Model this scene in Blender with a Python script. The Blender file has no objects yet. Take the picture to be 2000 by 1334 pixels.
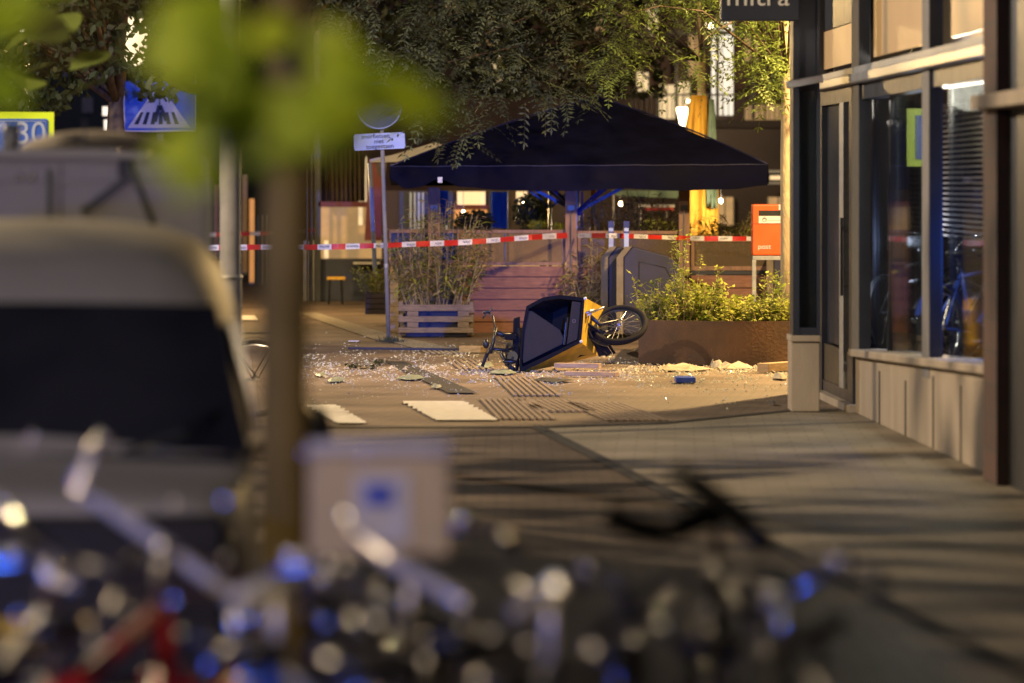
import bpy, math, random
from mathutils import Vector, Matrix
R = math.radians
random.seed(11)
S = bpy.context.scene
col = S.collection
# ---------------------------------------------------------------- camera, world, sun, exposure
F = 9125.0            # focal length in photo pixels (photo is 2000 wide)
HZ = 360.0            # horizon row of the photo
CH = 2.0              # camera height
cd = bpy.data.cameras.new('camera'); cam = bpy.data.objects.new('camera', cd); col.objects.link(cam)
cam.location = (0, 0, CH); cam.rotation_euler = (R(90), 0, 0)
cd.sensor_width = 36; cd.lens = F/2000*36; cd.shift_y = -(667-HZ)/2000
cd.clip_start = 0.5; cd.clip_end = 2000
cd.dof.use_dof = True; cd.dof.focus_distance = 51.0; cd.dof.aperture_fstop = (cd.lens/1000)/0.086
S.camera = cam
W = bpy.data.worlds.new('World'); S.world = W; W.use_nodes = True
wn = W.node_tree.nodes; wl = W.node_tree.links
sky = wn.new('ShaderNodeTexSky'); sky.sky_type = 'NISHITA'; sky.sun_disc = False
sky.sun_elevation = R(-3); sky.sun_rotation = R(200); sky.air_density = 1.2; sky.dust_density = 2
wl.new(sky.outputs[0], wn['Background'].inputs[0]); wn['Background'].inputs[1].default_value = 0.13
sd = bpy.data.lights.new('moon', 'SUN'); sd.energy = 0.10; sd.angle = R(12); sd.color = (.8, .85, 1)
so = bpy.data.objects.new('moon', sd); col.objects.link(so); so.rotation_euler = (R(50), R(-15), R(-20))
S.view_settings.view_transform = 'Standard'; S.view_settings.look = 'None'
S.view_settings.exposure = 0.24; S.view_settings.gamma = 1
S.cycles.use_denoising = True
S.cycles.max_bounces = 6; S.cycles.transparent_max_bounces = 12
S.cycles.sample_clamp_indirect = 4; S.cycles.sample_clamp_direct = 0
S.cycles.caustics_reflective = False; S.cycles.caustics_refractive = False

# ---------------------------------------------------------------- helpers
def P(px, py, Y): return Vector(((px-1000)/F*Y, Y, CH-(py-HZ)/F*Y))
def gY(py): return CH*F/(py-HZ)
def G(px, py, z=0.0):
    Y = (CH-z)*F/(py-HZ); return Vector(((px-1000)/F*Y, Y, z))
ORG = {}
def org(o): return ORG.get(o.name, Vector((0, 0, 0))) if o else Vector((0, 0, 0))
def tag(o, label=None, cat=None, group=None, kind=None):
    if label: o['label'] = label
    if cat: o['category'] = cat
    if group: o['group'] = group
    if kind: o['kind'] = kind
    return o
def thing(name, loc, label, cat, group=None):
    o = bpy.data.objects.new(name, None); col.objects.link(o); o.location = loc
    o.empty_display_size = .2
    ORG[o.name] = Vector(loc); return tag(o, label, cat, group)
class MB:
    def __init__(s): s.v = []; s.f = []
    def add(s, vs, fs):
        b = len(s.v); s.v += [Vector(x) for x in vs]; s.f += [tuple(i+b for i in f) for f in fs]; return s
    def hexa(s, p):      # p: 4 bottom + 4 top
        return s.add(p, [(3,2,1,0),(4,5,6,7),(0,1,5,4),(1,2,6,5),(2,3,7,6),(3,0,4,7)])
    def box(s, a, b):
        x0,y0,z0 = a; x1,y1,z1 = b
        return s.hexa([(x0,y0,z0),(x1,y0,z0),(x1,y1,z0),(x0,y1,z0),(x0,y0,z1),(x1,y0,z1),(x1,y1,z1),(x0,y1,z1)])
    def bar(s, a, b, w, h, up=(0,0,1)):
        a = Vector(a); b = Vector(b); d = (b-a).normalized(); u = Vector(up)
        if abs(d.dot(u)) > .98: u = Vector((0,1,0))
        r = d.cross(u).normalized()*w/2; t = r.cross(d).normalized()*h/2
        return s.hexa([a-r-t, a+r-t, b+r-t, b-r-t, a-r+t, a+r+t, b+r+t, b-r+t])
    def tube(s, pts, r, n=8, cap=True):
        pts = [Vector(p) for p in pts]; m = len(pts)
        rr = r if isinstance(r, (list, tuple)) else [r]*m
        rings = []; ref = None
        for i in range(m):
            d = (pts[min(i+1, m-1)]-pts[max(i-1, 0)]).normalized()
            if ref is None:
                ref = Vector((0,0,1)) if abs(d.z) < .9 else Vector((1,0,0))
            a = d.cross(ref)
            if a.length < 1e-4: a = d.cross(Vector((.3,.7,.1)))
            a.normalize(); b = a.cross(d).normalized(); ref = b
            rings.append([pts[i]+(a*math.cos(2*math.pi*k/n)+b*math.sin(2*math.pi*k/n))*rr[i] for k in range(n)])
        vs = [v for g in rings for v in g]; fs = []
        for i in range(m-1):
            for k in range(n):
                fs.append((i*n+k, i*n+(k+1) % n, (i+1)*n+(k+1) % n, (i+1)*n+k))
        if cap: fs += [tuple(range(n))[::-1], tuple((m-1)*n+k for k in range(n))]
        return s.add(vs, fs)
    def lathe(s, c, ax, prof, n=16):   # prof list of (r, t along axis)
        ax = Vector(ax).normalized(); a = ax.orthogonal().normalized(); b = ax.cross(a)
        vs = []; fs = []
        for r, t in prof:
            vs += [Vector(c)+ax*t+(a*math.cos(2*math.pi*k/n)+b*math.sin(2*math.pi*k/n))*r for k in range(n)]
        for i in range(len(prof)-1):
            for k in range(n): fs.append((i*n+k, i*n+(k+1) % n, (i+1)*n+(k+1) % n, (i+1)*n+k))
        if prof[0][0] > 1e-4: fs.append(tuple(range(n))[::-1])
        if prof[-1][0] > 1e-4: fs.append(tuple((len(prof)-1)*n+k for k in range(n)))
        return s.add(vs, fs)
    def torus(s, c, ax, Rr, r, n=32, m=8):
        ax = Vector(ax).normalized(); a = ax.orthogonal().normalized(); b = ax.cross(a); vs = []; fs = []
        for i in range(n):
            t = 2*math.pi*i/n; d = a*math.cos(t)+b*math.sin(t)
            for k in range(m):
                q = 2*math.pi*k/m; vs.append(Vector(c)+d*(Rr+r*math.cos(q))+ax*r*math.sin(q))
        for i in range(n):
            for k in range(m): fs.append((i*m+k, ((i+1) % n)*m+k, ((i+1) % n)*m+(k+1) % m, i*m+(k+1) % m))
        return s.add(vs, fs)
    def prism(s, poly, vec):
        n = len(poly); poly = [Vector(p) for p in poly]; vec = Vector(vec)
        return s.add(poly+[p+vec for p in poly], [tuple(range(n))[::-1], tuple(range(n, 2*n))]+[(i, (i+1) % n, n+(i+1) % n, n+i) for i in range(n)])
    def loft(s, rings, cap=True):
        n = len(rings[0]); vs = [Vector(p) for g in rings for p in g]; fs = []
        for i in range(len(rings)-1):
            for k in range(n): fs.append((i*n+k, i*n+(k+1) % n, (i+1)*n+(k+1) % n, (i+1)*n+k))
        if cap: fs += [tuple(range(n))[::-1], tuple((len(rings)-1)*n+k for k in range(n))]
        return s.add(vs, fs)
    def ell(s, c, r, n=12, m=8, rot=None):
        vs = []; fs = []; rot = rot or Matrix.Identity(3)
        for i in range(m+1):
            t = math.pi*i/m
            for k in range(n):
                q = 2*math.pi*k/n
                vs.append(Vector(c)+rot@Vector((r[0]*math.sin(t)*math.cos(q), r[1]*math.sin(t)*math.sin(q), r[2]*math.cos(t))))
        for i in range(m):
            for k in range(n): fs.append((i*n+k, (i+1)*n+k, (i+1)*n+(k+1) % n, i*n+(k+1) % n))
        return s.add(vs, fs)
    def build(s, name, mat, parent=None, smooth=False, bevel=0):
        me = bpy.data.meshes.new(name); o0 = org(parent)
        me.from_pydata([tuple(v-o0) for v in s.v], [], s.f); me.validate(); me.update()
        o = bpy.data.objects.new(name, me); col.objects.link(o); me.materials.append(mat)
        if parent: o.parent = parent; ORG[o.name] = o0
        if smooth: me.polygons.foreach_set('use_smooth', [True]*len(me.polygons))
        if bevel:
            m = o.modifiers.new('bevel', 'BEVEL'); m.width = bevel; m.segments = 2; m.limit_method = 'ANGLE'
        return o
def children(o): return [c for c in bpy.data.objects if c.parent == o]
def copy_tree(o, parent=None):
    c = o.copy(); col.objects.link(c); c.parent = parent
    for ch in children(o): copy_tree(ch, c)
    return c
def text(name, s, size, mat, parent, M, ext=.004, align='CENTER', xs=1.0, bold=0):
    cu = bpy.data.curves.new(name, 'FONT'); cu.body = s; cu.size = size; cu.extrude = ext; cu.align_x = align; cu.align_y = 'CENTER'; cu.offset = bold
    t = bpy.data.objects.new(name, cu); col.objects.link(t)
    bpy.context.view_layer.update()
    me = bpy.data.meshes.new_from_object(t.evaluated_get(bpy.context.evaluated_depsgraph_get()))
    bpy.data.objects.remove(t); me.name = name
    for v in me.vertices: v.co = (M @ Vector((v.co.x*xs, v.co.y, v.co.z))) - org(parent)
    me.materials.clear(); me.materials.append(mat)
    o = bpy.data.objects.new(name, me); col.objects.link(o); o.parent = parent; return o
def facing(c, n=(0,-1,0), roll=0):       # text frame: x right as seen looking against n
    n = Vector(n).normalized(); z = Vector((0,0,1)); x = z.cross(n).normalized(); y = n.cross(x)
    M = Matrix((x, y, n)).transposed().to_4x4(); M.translation = Vector(c)
    return M @ Matrix.Rotation(roll, 4, 'Z')
def clamp(x, a=0., b=1.): return max(a, min(b, x))

# ---------------------------------------------------------------- materials
def mat(name, c, rough=.6, metal=0., var=.25, scale=6., bump=.0, bscale=40., emit=None, es=1., spec=None, c2=None, stretch=None, trans=None, alpha=None):
    m = bpy.data.materials.new(name); m.use_nodes = True; nt = m.node_tree; N = nt.nodes; L = nt.links
    b = N['Principled BSDF']; b.inputs['Roughness'].default_value = rough; b.inputs['Metallic'].default_value = metal
    if spec is not None: b.inputs['Specular IOR Level'].default_value = spec
    tc = N.new('ShaderNodeTexCoord'); mp = N.new('ShaderNodeMapping'); L.new(tc.outputs['Object'], mp.inputs[0])
    if stretch: mp.inputs['Scale'].default_value = stretch
    nz = N.new('ShaderNodeTexNoise'); nz.inputs['Scale'].default_value = scale; nz.inputs['Detail'].default_value = 5
    L.new(mp.outputs[0], nz.inputs[0])
    cr = N.new('ShaderNodeValToRGB'); L.new(nz.outputs[0], cr.inputs[0])
    c2 = c2 or tuple(x*(1-var) for x in c)
    c1 = tuple(min(1, x*(1+var)) for x in c) if c2 is None else c
    cr.color_ramp.elements[0].position = .32; cr.color_ramp.elements[1].position = .68
    cr.color_ramp.elements[0].color = (*c2, 1); cr.color_ramp.elements[1].color = (*c, 1)
    L.new(cr.outputs[0], b.inputs['Base Color'])
    rr = N.new('ShaderNodeMapRange'); rr.inputs[3].default_value = rough*.8; rr.inputs[4].default_value = min(1, rough*1.2)
    L.new(nz.outputs[0], rr.inputs[0]); L.new(rr.outputs[0], b.inputs['Roughness'])
    if bump:
        n2 = N.new('ShaderNodeTexNoise'); n2.inputs['Scale'].default_value = bscale; L.new(mp.outputs[0], n2.inputs[0])
        bp = N.new('ShaderNodeBump'); bp.inputs['Strength'].default_value = bump; bp.inputs['Distance'].default_value = .02
        L.new(n2.outputs[0], bp.inputs['Height']); L.new(bp.outputs[0], b.inputs['Normal'])
    if emit:
        b.inputs['Emission Color'].default_value = (*emit, 1); b.inputs['Emission Strength'].default_value = es
    if trans is not None:      # leaf like translucency
        tr = N.new('ShaderNodeBsdfTranslucent'); L.new(cr.outputs[0], tr.inputs[0])
        mx = N.new('ShaderNodeMixShader'); mx.inputs[0].default_value = trans
        L.new(b.outputs[0], mx.inputs[1]); L.new(tr.outputs[0], mx.inputs[2]); L.new(mx.outputs[0], N['Material Output'].inputs[0])
    return m
def glass(name, tint=(.8,.85,.85), refl=.35, rough=.03, opac=0., oc=(.1,.1,.1)):
    m = bpy.data.materials.new(name); m.use_nodes = True; nt = m.node_tree; N = nt.nodes; L = nt.links
    N.remove(N['Principled BSDF'])
    t = N.new('ShaderNodeBsdfTransparent'); t.inputs[0].default_value = (*tint, 1)
    g = N.new('ShaderNodeBsdfGlossy'); g.inputs['Roughness'].default_value = rough; g.inputs[0].default_value = (.9,.9,.9,1)
    nz = N.new('ShaderNodeTexNoise'); nz.inputs['Scale'].default_value = 3; bp = N.new('ShaderNodeBump'); bp.inputs['Strength'].default_value = .08
    tc = N.new('ShaderNodeTexCoord'); L.new(tc.outputs['Object'], nz.inputs[0]); L.new(nz.outputs[0], bp.inputs['Height']); L.new(bp.outputs[0], g.inputs['Normal'])
    fr = N.new('ShaderNodeFresnel'); fr.inputs[0].default_value = 1.45
    mu = N.new('ShaderNodeMath'); mu.operation = 'MULTIPLY'; mu.inputs[1].default_value = refl; L.new(fr.outputs[0], mu.inputs[0])
    mx = N.new('ShaderNodeMixShader'); L.new(mu.outputs[0], mx.inputs[0])
    if opac:
        d = N.new('ShaderNodeBsdfDiffuse'); d.inputs[0].default_value = (*oc, 1)
        m2 = N.new('ShaderNodeMixShader'); m2.inputs[0].default_value = opac
        L.new(t.outputs[0], m2.inputs[1]); L.new(d.outputs[0], m2.inputs[2]); L.new(m2.outputs[0], mx.inputs[1])
    else: L.new(t.outputs[0], mx.inputs[1])
    L.new(g.outputs[0], mx.inputs[2]); L.new(mx.outputs[0], N['Material Output'].inputs[0]); return m
def brickmat(name, ca, cb, mortar, w, h, rough=.8, msize=.010, bump=.15, rot=0., stain=.35, plane='XY', wetc=.0):
    m = bpy.data.materials.new(name); m.use_nodes = True; nt = m.node_tree; N = nt.nodes; L = nt.links
    b = N['Principled BSDF']; tc = N.new('ShaderNodeTexCoord'); mp = N.new('ShaderNodeMapping'); L.new(tc.outputs['Object'], mp.inputs[0])
    if plane == 'XY': mp.inputs['Rotation'].default_value = (0, 0, rot)
    elif plane == 'XZ': mp.inputs['Rotation'].default_value = (R(-90), 0, 0)
    else:
        mp.inputs['Rotation'].default_value = (R(-90), 0, R(90))
        # YZ plane
    bt = N.new('ShaderNodeTexBrick'); L.new(mp.outputs[0], bt.inputs[0]); bt.inputs['Scale'].default_value = 1
    bt.inputs['Brick Width'].default_value = w; bt.inputs['Row Height'].default_value = h; bt.inputs['Mortar Size'].default_value = msize
    bt.inputs['Color1'].default_value = (*ca, 1); bt.inputs['Color2'].default_value = (*cb, 1); bt.inputs['Mortar'].default_value = (*mortar, 1)
    bt.inputs['Mortar Smooth'].default_value = .3
    nz = N.new('ShaderNodeTexNoise'); nz.inputs['Scale'].default_value = .9; nz.inputs['Detail'].default_value = 7; L.new(tc.outputs['Object'], nz.inputs[0])
    cr = N.new('ShaderNodeMapRange'); cr.inputs[1].default_value = .35; cr.inputs[2].default_value = .7; cr.inputs[3].default_value = 1-stain; cr.inputs[4].default_value = 1.1
    L.new(nz.outputs[0], cr.inputs[0])
    mx = N.new('ShaderNodeMix'); mx.data_type = 'RGBA'; mx.blend_type = 'MULTIPLY'; mx.inputs[0].default_value = 1
    L.new(bt.outputs[0], mx.inputs[6]); L.new(cr.outputs[0], mx.inputs[7]); L.new(mx.outputs[2], b.inputs['Base Color'])
    rg = N.new('ShaderNodeMapRange'); rg.inputs[3].default_value = rough*.75; rg.inputs[4].default_value = min(1, rough*1.15); L.new(nz.outputs[0], rg.inputs[0]); L.new(rg.outputs[0], b.inputs['Roughness'])
    n2 = N.new('ShaderNodeTexNoise'); n2.inputs['Scale'].default_value = 60; L.new(tc.outputs['Object'], n2.inputs[0])
    ad = N.new('ShaderNodeMath'); ad.operation = 'MULTIPLY_ADD'; ad.inputs[1].default_value = -1; L.new(bt.outputs[1], ad.inputs[0]); L.new(n2.outputs[0], ad.inputs[2])
    bp = N.new('ShaderNodeBump'); bp.inputs['Strength'].default_value = bump; bp.inputs['Distance'].default_value = .01
    L.new(ad.outputs[0], bp.inputs['Height']); L.new(bp.outputs[0], b.inputs['Normal']); return m
M = {}
def mm(k, *a, **kw): M[k] = mat(k, *a, **kw); return M[k]
mm('black', (.015,.015,.017), .45, var=.3); mm('blackplastic', (.02,.02,.022), .35)
mm('rubber', (.02,.02,.02), .8); mm('darkmetal', (.05,.055,.06), .4, .6); mm('navyframe', (.022,.029,.052), .42, .2, var=.2)
mm('chrome', (.75,.75,.75), .18, 1., var=.05); mm('alu', (.5,.51,.53), .35, .9, var=.1); mm('galv', (.38,.4,.43), .5, .55, scale=14, var=.25)
mm('pole', (.23,.235,.27), .75, .0, scale=9, var=.25, bump=.1)
mm('white', (.75,.75,.74), .4, var=.08); mm('offwhite', (.62,.6,.55), .55, var=.1)
mm('navy', (.017,.02,.075), .55, var=.35, scale=3, bump=.12, bscale=5.)
mm('canopyfab', (.0035,.0043,.022), .85, spec=.12, var=.35, scale=2.0, bump=.25, bscale=4., stretch=(1,1,2.5), trans=.06)
mm('wood', (.25,.115,.085), .6, c2=(.15,.065,.05), scale=5, stretch=(1,1,9), bump=.2, bscale=20)
mm('postwood', (.27,.16,.12), .65, c2=(.17,.1,.08), scale=6, stretch=(6,6,1), bump=.2)
mm('greywood', (.23,.18,.145), .75, c2=(.13,.10,.085), scale=8, stretch=(1,1,7), bump=.25)
mm('palewood', (.55,.4,.24), .7, c2=(.36,.25,.15), scale=7, stretch=(1,1,5), bump=.2)
mm('darkwood', (.07,.045,.03), .7, c2=(.035,.02,.015), scale=6, bump=.25)
mm('corten', (.135,.075,.04), .85, c2=(.06,.036,.024), scale=2.2, bump=.25, bscale=30)
mm('yellow', (.8,.52,.02), .5, c2=(.5,.32,.03), scale=9, bump=.1); mm('orange', (.75,.11,.02), .4, var=.1); mm('maroon', (.12,.012,.015), .5)
mm('red', (.6,.02,.02), .4, var=.1); mm('tapewhite', (.75,.75,.75), .45, var=.05); mm('tapered', (.6,.03,.02), .45, var=.1)
mm('bluepaint_bluelit', (.03,.08,.5), .4); mm('parasol', (.85,.52,.07), .8, c2=(.62,.34,.04), scale=4, stretch=(5,5,1), bump=.3)
mm('parasolgreen', (.2,.3,.22), .8, var=.3); mm('curtain', (.05,.16,.4), .8, c2=(.02,.06,.18), scale=5, stretch=(7,7,.6))
mm('doorglass', (.03,.04,.07), .2, spec=.8, scale=2, stretch=(1,1,.3))
mm('palebar', (.85,.82,.77), .28, .35, var=.05)
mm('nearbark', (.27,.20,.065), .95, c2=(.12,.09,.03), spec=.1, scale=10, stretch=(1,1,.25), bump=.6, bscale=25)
mm('binsteel', (.2,.17,.13), .75, scale=10, var=.3)
mm('rimblack', (.010,.010,.012), .75, spec=.2)
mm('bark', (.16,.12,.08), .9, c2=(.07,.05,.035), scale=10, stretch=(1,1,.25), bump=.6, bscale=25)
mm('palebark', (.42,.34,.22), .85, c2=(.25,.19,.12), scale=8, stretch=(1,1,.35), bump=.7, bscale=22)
mm('leaf', (.16,.22,.045), .5, c2=(.07,.11,.025), scale=1.2, trans=.35)
mm('leafgrey', (.105,.13,.07), .55, c2=(.04,.055,.03), scale=1.5, trans=.3)
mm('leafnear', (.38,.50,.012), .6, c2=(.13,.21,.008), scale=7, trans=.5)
mm('leafdark', (.035,.05,.02), .6, c2=(.012,.018,.008), scale=2, trans=.25)
mm('weed', (.42,.44,.07), .6, c2=(.14,.2,.03), scale=3, trans=.3)
mm('reed', (.52,.43,.25), .7, c2=(.26,.2,.1), scale=6, trans=.2); mm('reedgreen', (.34,.38,.07), .6, c2=(.18,.22,.04), scale=4, trans=.3)
mm('shard', (.72,.74,.58), .12, var=.25, scale=20); mm('crumb', (.5,.45,.36), .8, var=.4, scale=9, bump=.4)
mm('sheetglass', (.36,.42,.33), .35, c2=(.22,.24,.19), scale=16, bump=.5)
mm('vanpaint', (.66,.63,.57), .6, var=.05); mm('truckpaint', (.62,.62,.74), .5, var=.1, scale=2)
mm('windscreen', (.045,.048,.06), .25, c2=(.012,.013,.022), spec=.8, scale=1.6, stretch=(1,1,.4))  # paler streaks in the colour stand for reflections on the glass
mm('plinth', (.43,.37,.31), .8, c2=(.31,.265,.22), scale=2.5, stretch=(1,1,.3), bump=.2)
mm('film', (.52,.36,.19), .5, c2=(.46,.31,.16), scale=1., emit=(.8,.5,.22), es=.16)
mm('filmtext', (.75,.72,.68), .5, emit=(1,.9,.8), es=.12)
mm('signblue', (.02,.10,.62), .4, var=.06, scale=3); mm('signpale', (.34,.43,.72), .4, var=.05); mm('fluo', (.62,.85,.02), .4, var=.05, emit=(.6,.9,.02), es=.06)
mm('signwhite', (.7,.7,.7), .4, var=.05); mm('ink', (.012,.012,.02), .5)
mm('litcream', (.6,.5,.35), .7, emit=(1,.72,.38), es=.75, scale=1.6, var=.3)
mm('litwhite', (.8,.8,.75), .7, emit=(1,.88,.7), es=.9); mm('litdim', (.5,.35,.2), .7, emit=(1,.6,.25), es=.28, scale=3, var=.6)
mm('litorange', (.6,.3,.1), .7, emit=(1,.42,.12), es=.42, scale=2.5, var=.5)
mm('lampglow', (1,.9,.7), .5, emit=(1,.75,.4), es=9); mm('darkwall', (.055,.04,.036), .85, var=.4, scale=1.2)
mm('ledwall', (.12,.085,.075), .85, c2=(.07,.05,.045), scale=.8, bump=.2); mm('hedge', (.02,.03,.035), .8)
mm('paint', (.85,.82,.75), .7, c2=(.68,.64,.57), scale=10); mm('ribnear', (.265,.20,.15), .8, c2=(.215,.16,.12), scale=5)
mm('rib', (.48,.42,.32), .7, c2=(.27,.23,.18), scale=8)
mm('curb', (.04,.035,.03), .9, c2=(.02,.018,.016), scale=4, bump=.3); mm('gutter', (.05,.045,.045), .7, c2=(.02,.02,.02), scale=6)
mm('crate', (.60,.47,.25), .5, var=.1); mm('vines', (.1,.1,.1))
mm('pinkwall', (.32,.2,.17), .8, c2=(.2,.12,.1), scale=3)
M['shopglass'] = glass('shopglass', (.75,.8,.85), .45, .04); M['screenglass'] = glass('screenglass', (.6,.55,.48), .5, .05, opac=.25, oc=(.3,.24,.18))
M['plaza'] = brickmat('plaza', (.26,.195,.145), (.225,.165,.125), (.165,.125,.095), .2, .1, .75, rot=R(6), stain=.45)
M['road'] = brickmat('road', (.165,.128,.102), (.145,.112,.09), (.125,.097,.08), .2, .1, .6, rot=R(90), stain=.45)
M['tiles'] = brickmat('tiles', (.30,.262,.205), (.275,.24,.185), (.225,.195,.15), .3, .3, .8, rot=R(2), stain=.4)
M['brickpier'] = brickmat('brickpier', (.10,.05,.04), (.07,.035,.03), (.055,.045,.04), .22, .065, .85, plane='YZ', stain=.3)
M['brickfar'] = brickmat('brickfar', (.16,.09,.075), (.12,.07,.06), (.1,.08,.07), .22, .065, .9, plane='XZ', stain=.4)

# ---------------------------------------------------------------- lamps
def lamp(name, kind, loc, power, color, radius=.15, aim=None, angle=60, blend=.5, parent=None):
    d = bpy.data.lights.new(name, kind); d.energy = power; d.color = color; d.shadow_soft_size = radius
    o = bpy.data.objects.new(name, d); col.objects.link(o); o.location = loc
    if kind == 'SPOT':
        d.spot_size = R(angle); d.spot_blend = blend
        o.rotation_euler = (Vector(aim)-Vector(loc)).to_track_quat('-Z', 'Y').to_euler()
    if parent: o.parent = parent; o.location = Vector(loc)-org(parent)
    return o
WARM = (1, .74, .44); SOD = (1, .64, .25)
def street_lamp(loc, power, color, label, radius=.18, arm=(1,0,0)):
    x, y, z = loc; a = Vector(arm).normalized(); base = Vector((x, y, 0))-a*1.2
    t = thing('street_lamp', base, label, 'street lamp', 'street lamps outside the view')
    MB().tube([base, base+Vector((0,0,z+.2))], [.08,.05], 10).build('pole', M['pole'], t, True)
    MB().tube([base+Vector((0,0,z+.15)), Vector((x,y,z+.3))], .03, 8).build('arm', M['pole'], t, True)
    MB().ell((x,y,z+.33), (.3,.16,.07)).build('lamp_head', M['darkmetal'], t, True)
    lamp('lamp_light', 'POINT', loc, power, color, radius, parent=t)
street_lamp((-9, 31.5, 7.0), 5600, WARM, 'grey street lamp on the far left side of the street', .12, (1,0,0))
street_lamp((5.2, 51.5, 6.0), 6300, SOD, 'tall sodium street lamp around the shop corner beside the planter', .2, (-1,0,0))
street_lamp((-6.3, 72, 5.0), 2300, SOD, 'sodium street lamp left of the terrace', .2, (1,0,0))
street_lamp((-8.5, 50, 6.5), 3000, (1,.85,.7), 'whitish unseen street lamp added to light the crossing sign', .15, (1,0,0))  # added lamp, brightens the crossing sign and the tree front
street_lamp((-2.7, 4.2, 4.7), 950, WARM, 'street lamp above the parked bicycles', .15, (1,0,0))
lamp('blue_beacon', 'SPOT', (2.75, 21.5, 2.1), 26000, (.07,.17,1), .12, aim=(-2.3, 62, 1.8), angle=12.6, blend=.6)
lamp('blue_beacon', 'POINT', (-3.2, 9.0, 1.7), 210, (.03,.14,1), .08)
# ================================================================ SETTING
def struct(name, mb, m, **k): o = mb.build(name, m, None, **k); o['kind'] = 'structure'; return o
struct('ground', MB().add([(-300,-40,-.012),(300,-40,-.012),(300,700,-.012),(-300,700,-.012)], [(0,1,2,3)]), M['plaza'])
# kerb line from photo: junction (1050,835) to (2000,1310)
K0 = G(1050, 833); K1 = G(2000, 1312); kd = (K1-K0).normalized(); kn = Vector((-kd.y, kd.x, 0))
if kn.x < 0: kn = -kn
KE = K0+kd*40
J0 = G(500, 828); J1 = G(1050, 834); J2 = G(1300, 826); J3 = G(1560, 800)
struct('road', MB().add([(-40, J0.y, -.004), (J1.x, J1.y, -.004), (KE.x, KE.y, -.004), (-40, KE.y, -.004)], [(0,3,2,1)]), M['road'])
struct('pavement', MB().add([(J1.x, J1.y, -.004), (J2.x, J2.y, -.004), (J3.x, J3.y, -.004), (9, J3.y, -.004), (9, KE.y, -.004), (KE.x, KE.y, -.004)], [(5,4,3,2,1,0)]), M['tiles'])
m_ = MB(); m_.bar(K0+Vector((0,0,-.05)), KE+Vector((0,0,-.05)), .07, .12); struct('kerb', m_, M['curb'])
m_ = MB(); o_ = kn*-.1
m_.add([K0+o_*.36+Vector((0,0,.004)), K0+o_*.8+Vector((0,0,.004)), KE+o_*.85+Vector((0,0,.004)), KE+o_*.36+Vector((0,0,.004))], [(0,1,2,3)])
for a, b in ((Vector((-40, J0.y, 0)), J1), (J1, J2), (J2, J3)):
    m_.add([a+Vector((0,-.13,.003)), b+Vector((0,-.13,.003)), b+Vector((0,.13,.003)), a+Vector((0,.13,.003))], [(0,1,2,3)])
struct('gutter', m_, M['gutter'])
# dark diagonal strip crossing the plaza
m_ = MB(); a = G(772, 706); b = G(900, 768)
m_.add([a+Vector((-.12,0,.004)), b+Vector((-.12,0,.004)), b+Vector((.16,0,.004)), a+Vector((.1,0,.004))], [(0,1,2,3)])
struct('dark_strip', m_, M['gutter'])
# zebra stripes: ragged brick ends
m_ = MB()
for (xa, xb, dx) in ((598, 655, 62), (785, 905, 68)):
    y0, y1 = 783 if xa > 700 else 790, 820 if xa > 700 else 826
    n = 15
    for i in range(n):
        ya = y0+(y1-y0)*i/n; yb = y0+(y1-y0)*(i+.93)/n; t = (i+.5)/n
        j = (i % 2)*3+1.5*math.sin(i*2.7)
        m_.add([G(xa+dx*t-j, yb, .004), G(xb+dx*t+j, yb, .004), G(xb+dx*t+j, ya, .004), G(xa+dx*t-j, ya, .004)], [(0,1,2,3)])
ya, yb = 616, 625
m_.add([G(470, yb, .004), G(505, yb, .004), G(498, ya, .004), G(470, ya, .004)], [(0,1,2,3)])
struct('zebra_crossing', m_, M['paint'])
m_ = MB()
def ribs(pts, n, w):      # pts: centre line in photo px, spread w px horizontally
    for k in range(n):
        off = (k/(n-1)-.5)*w
        for i in range(len(pts)-1):
            a = G(pts[i][0]+off*(.4+.6*(pts[i][1]-600)/100), pts[i][1], .004); b = G(pts[i+1][0]+off*(.4+.6*(pts[i+1][1]-600)/100), pts[i+1][1], .004)
            m_.bar(a, b, .03, .008)
ribs([(600,611),(640,624),(690,640),(757,661)], 7, 70)
ribs([(757,661),(800,668),(850,681),(870,690)], 7, 70)
struct('guidance_strip', m_, M['rib']); m_ = MB()
ribs([(905,700),(935,722)], 7, 60); ribs([(1005,735),(1050,772)], 8, 60); ribs([(985,778),(1030,818)], 9, 62)
ribs([(1060,780),(1110,803)], 9, 66); ribs([(1160,786),(1245,820)], 9, 66)
struct('tactile_paving', m_, M['ribnear'])

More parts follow.
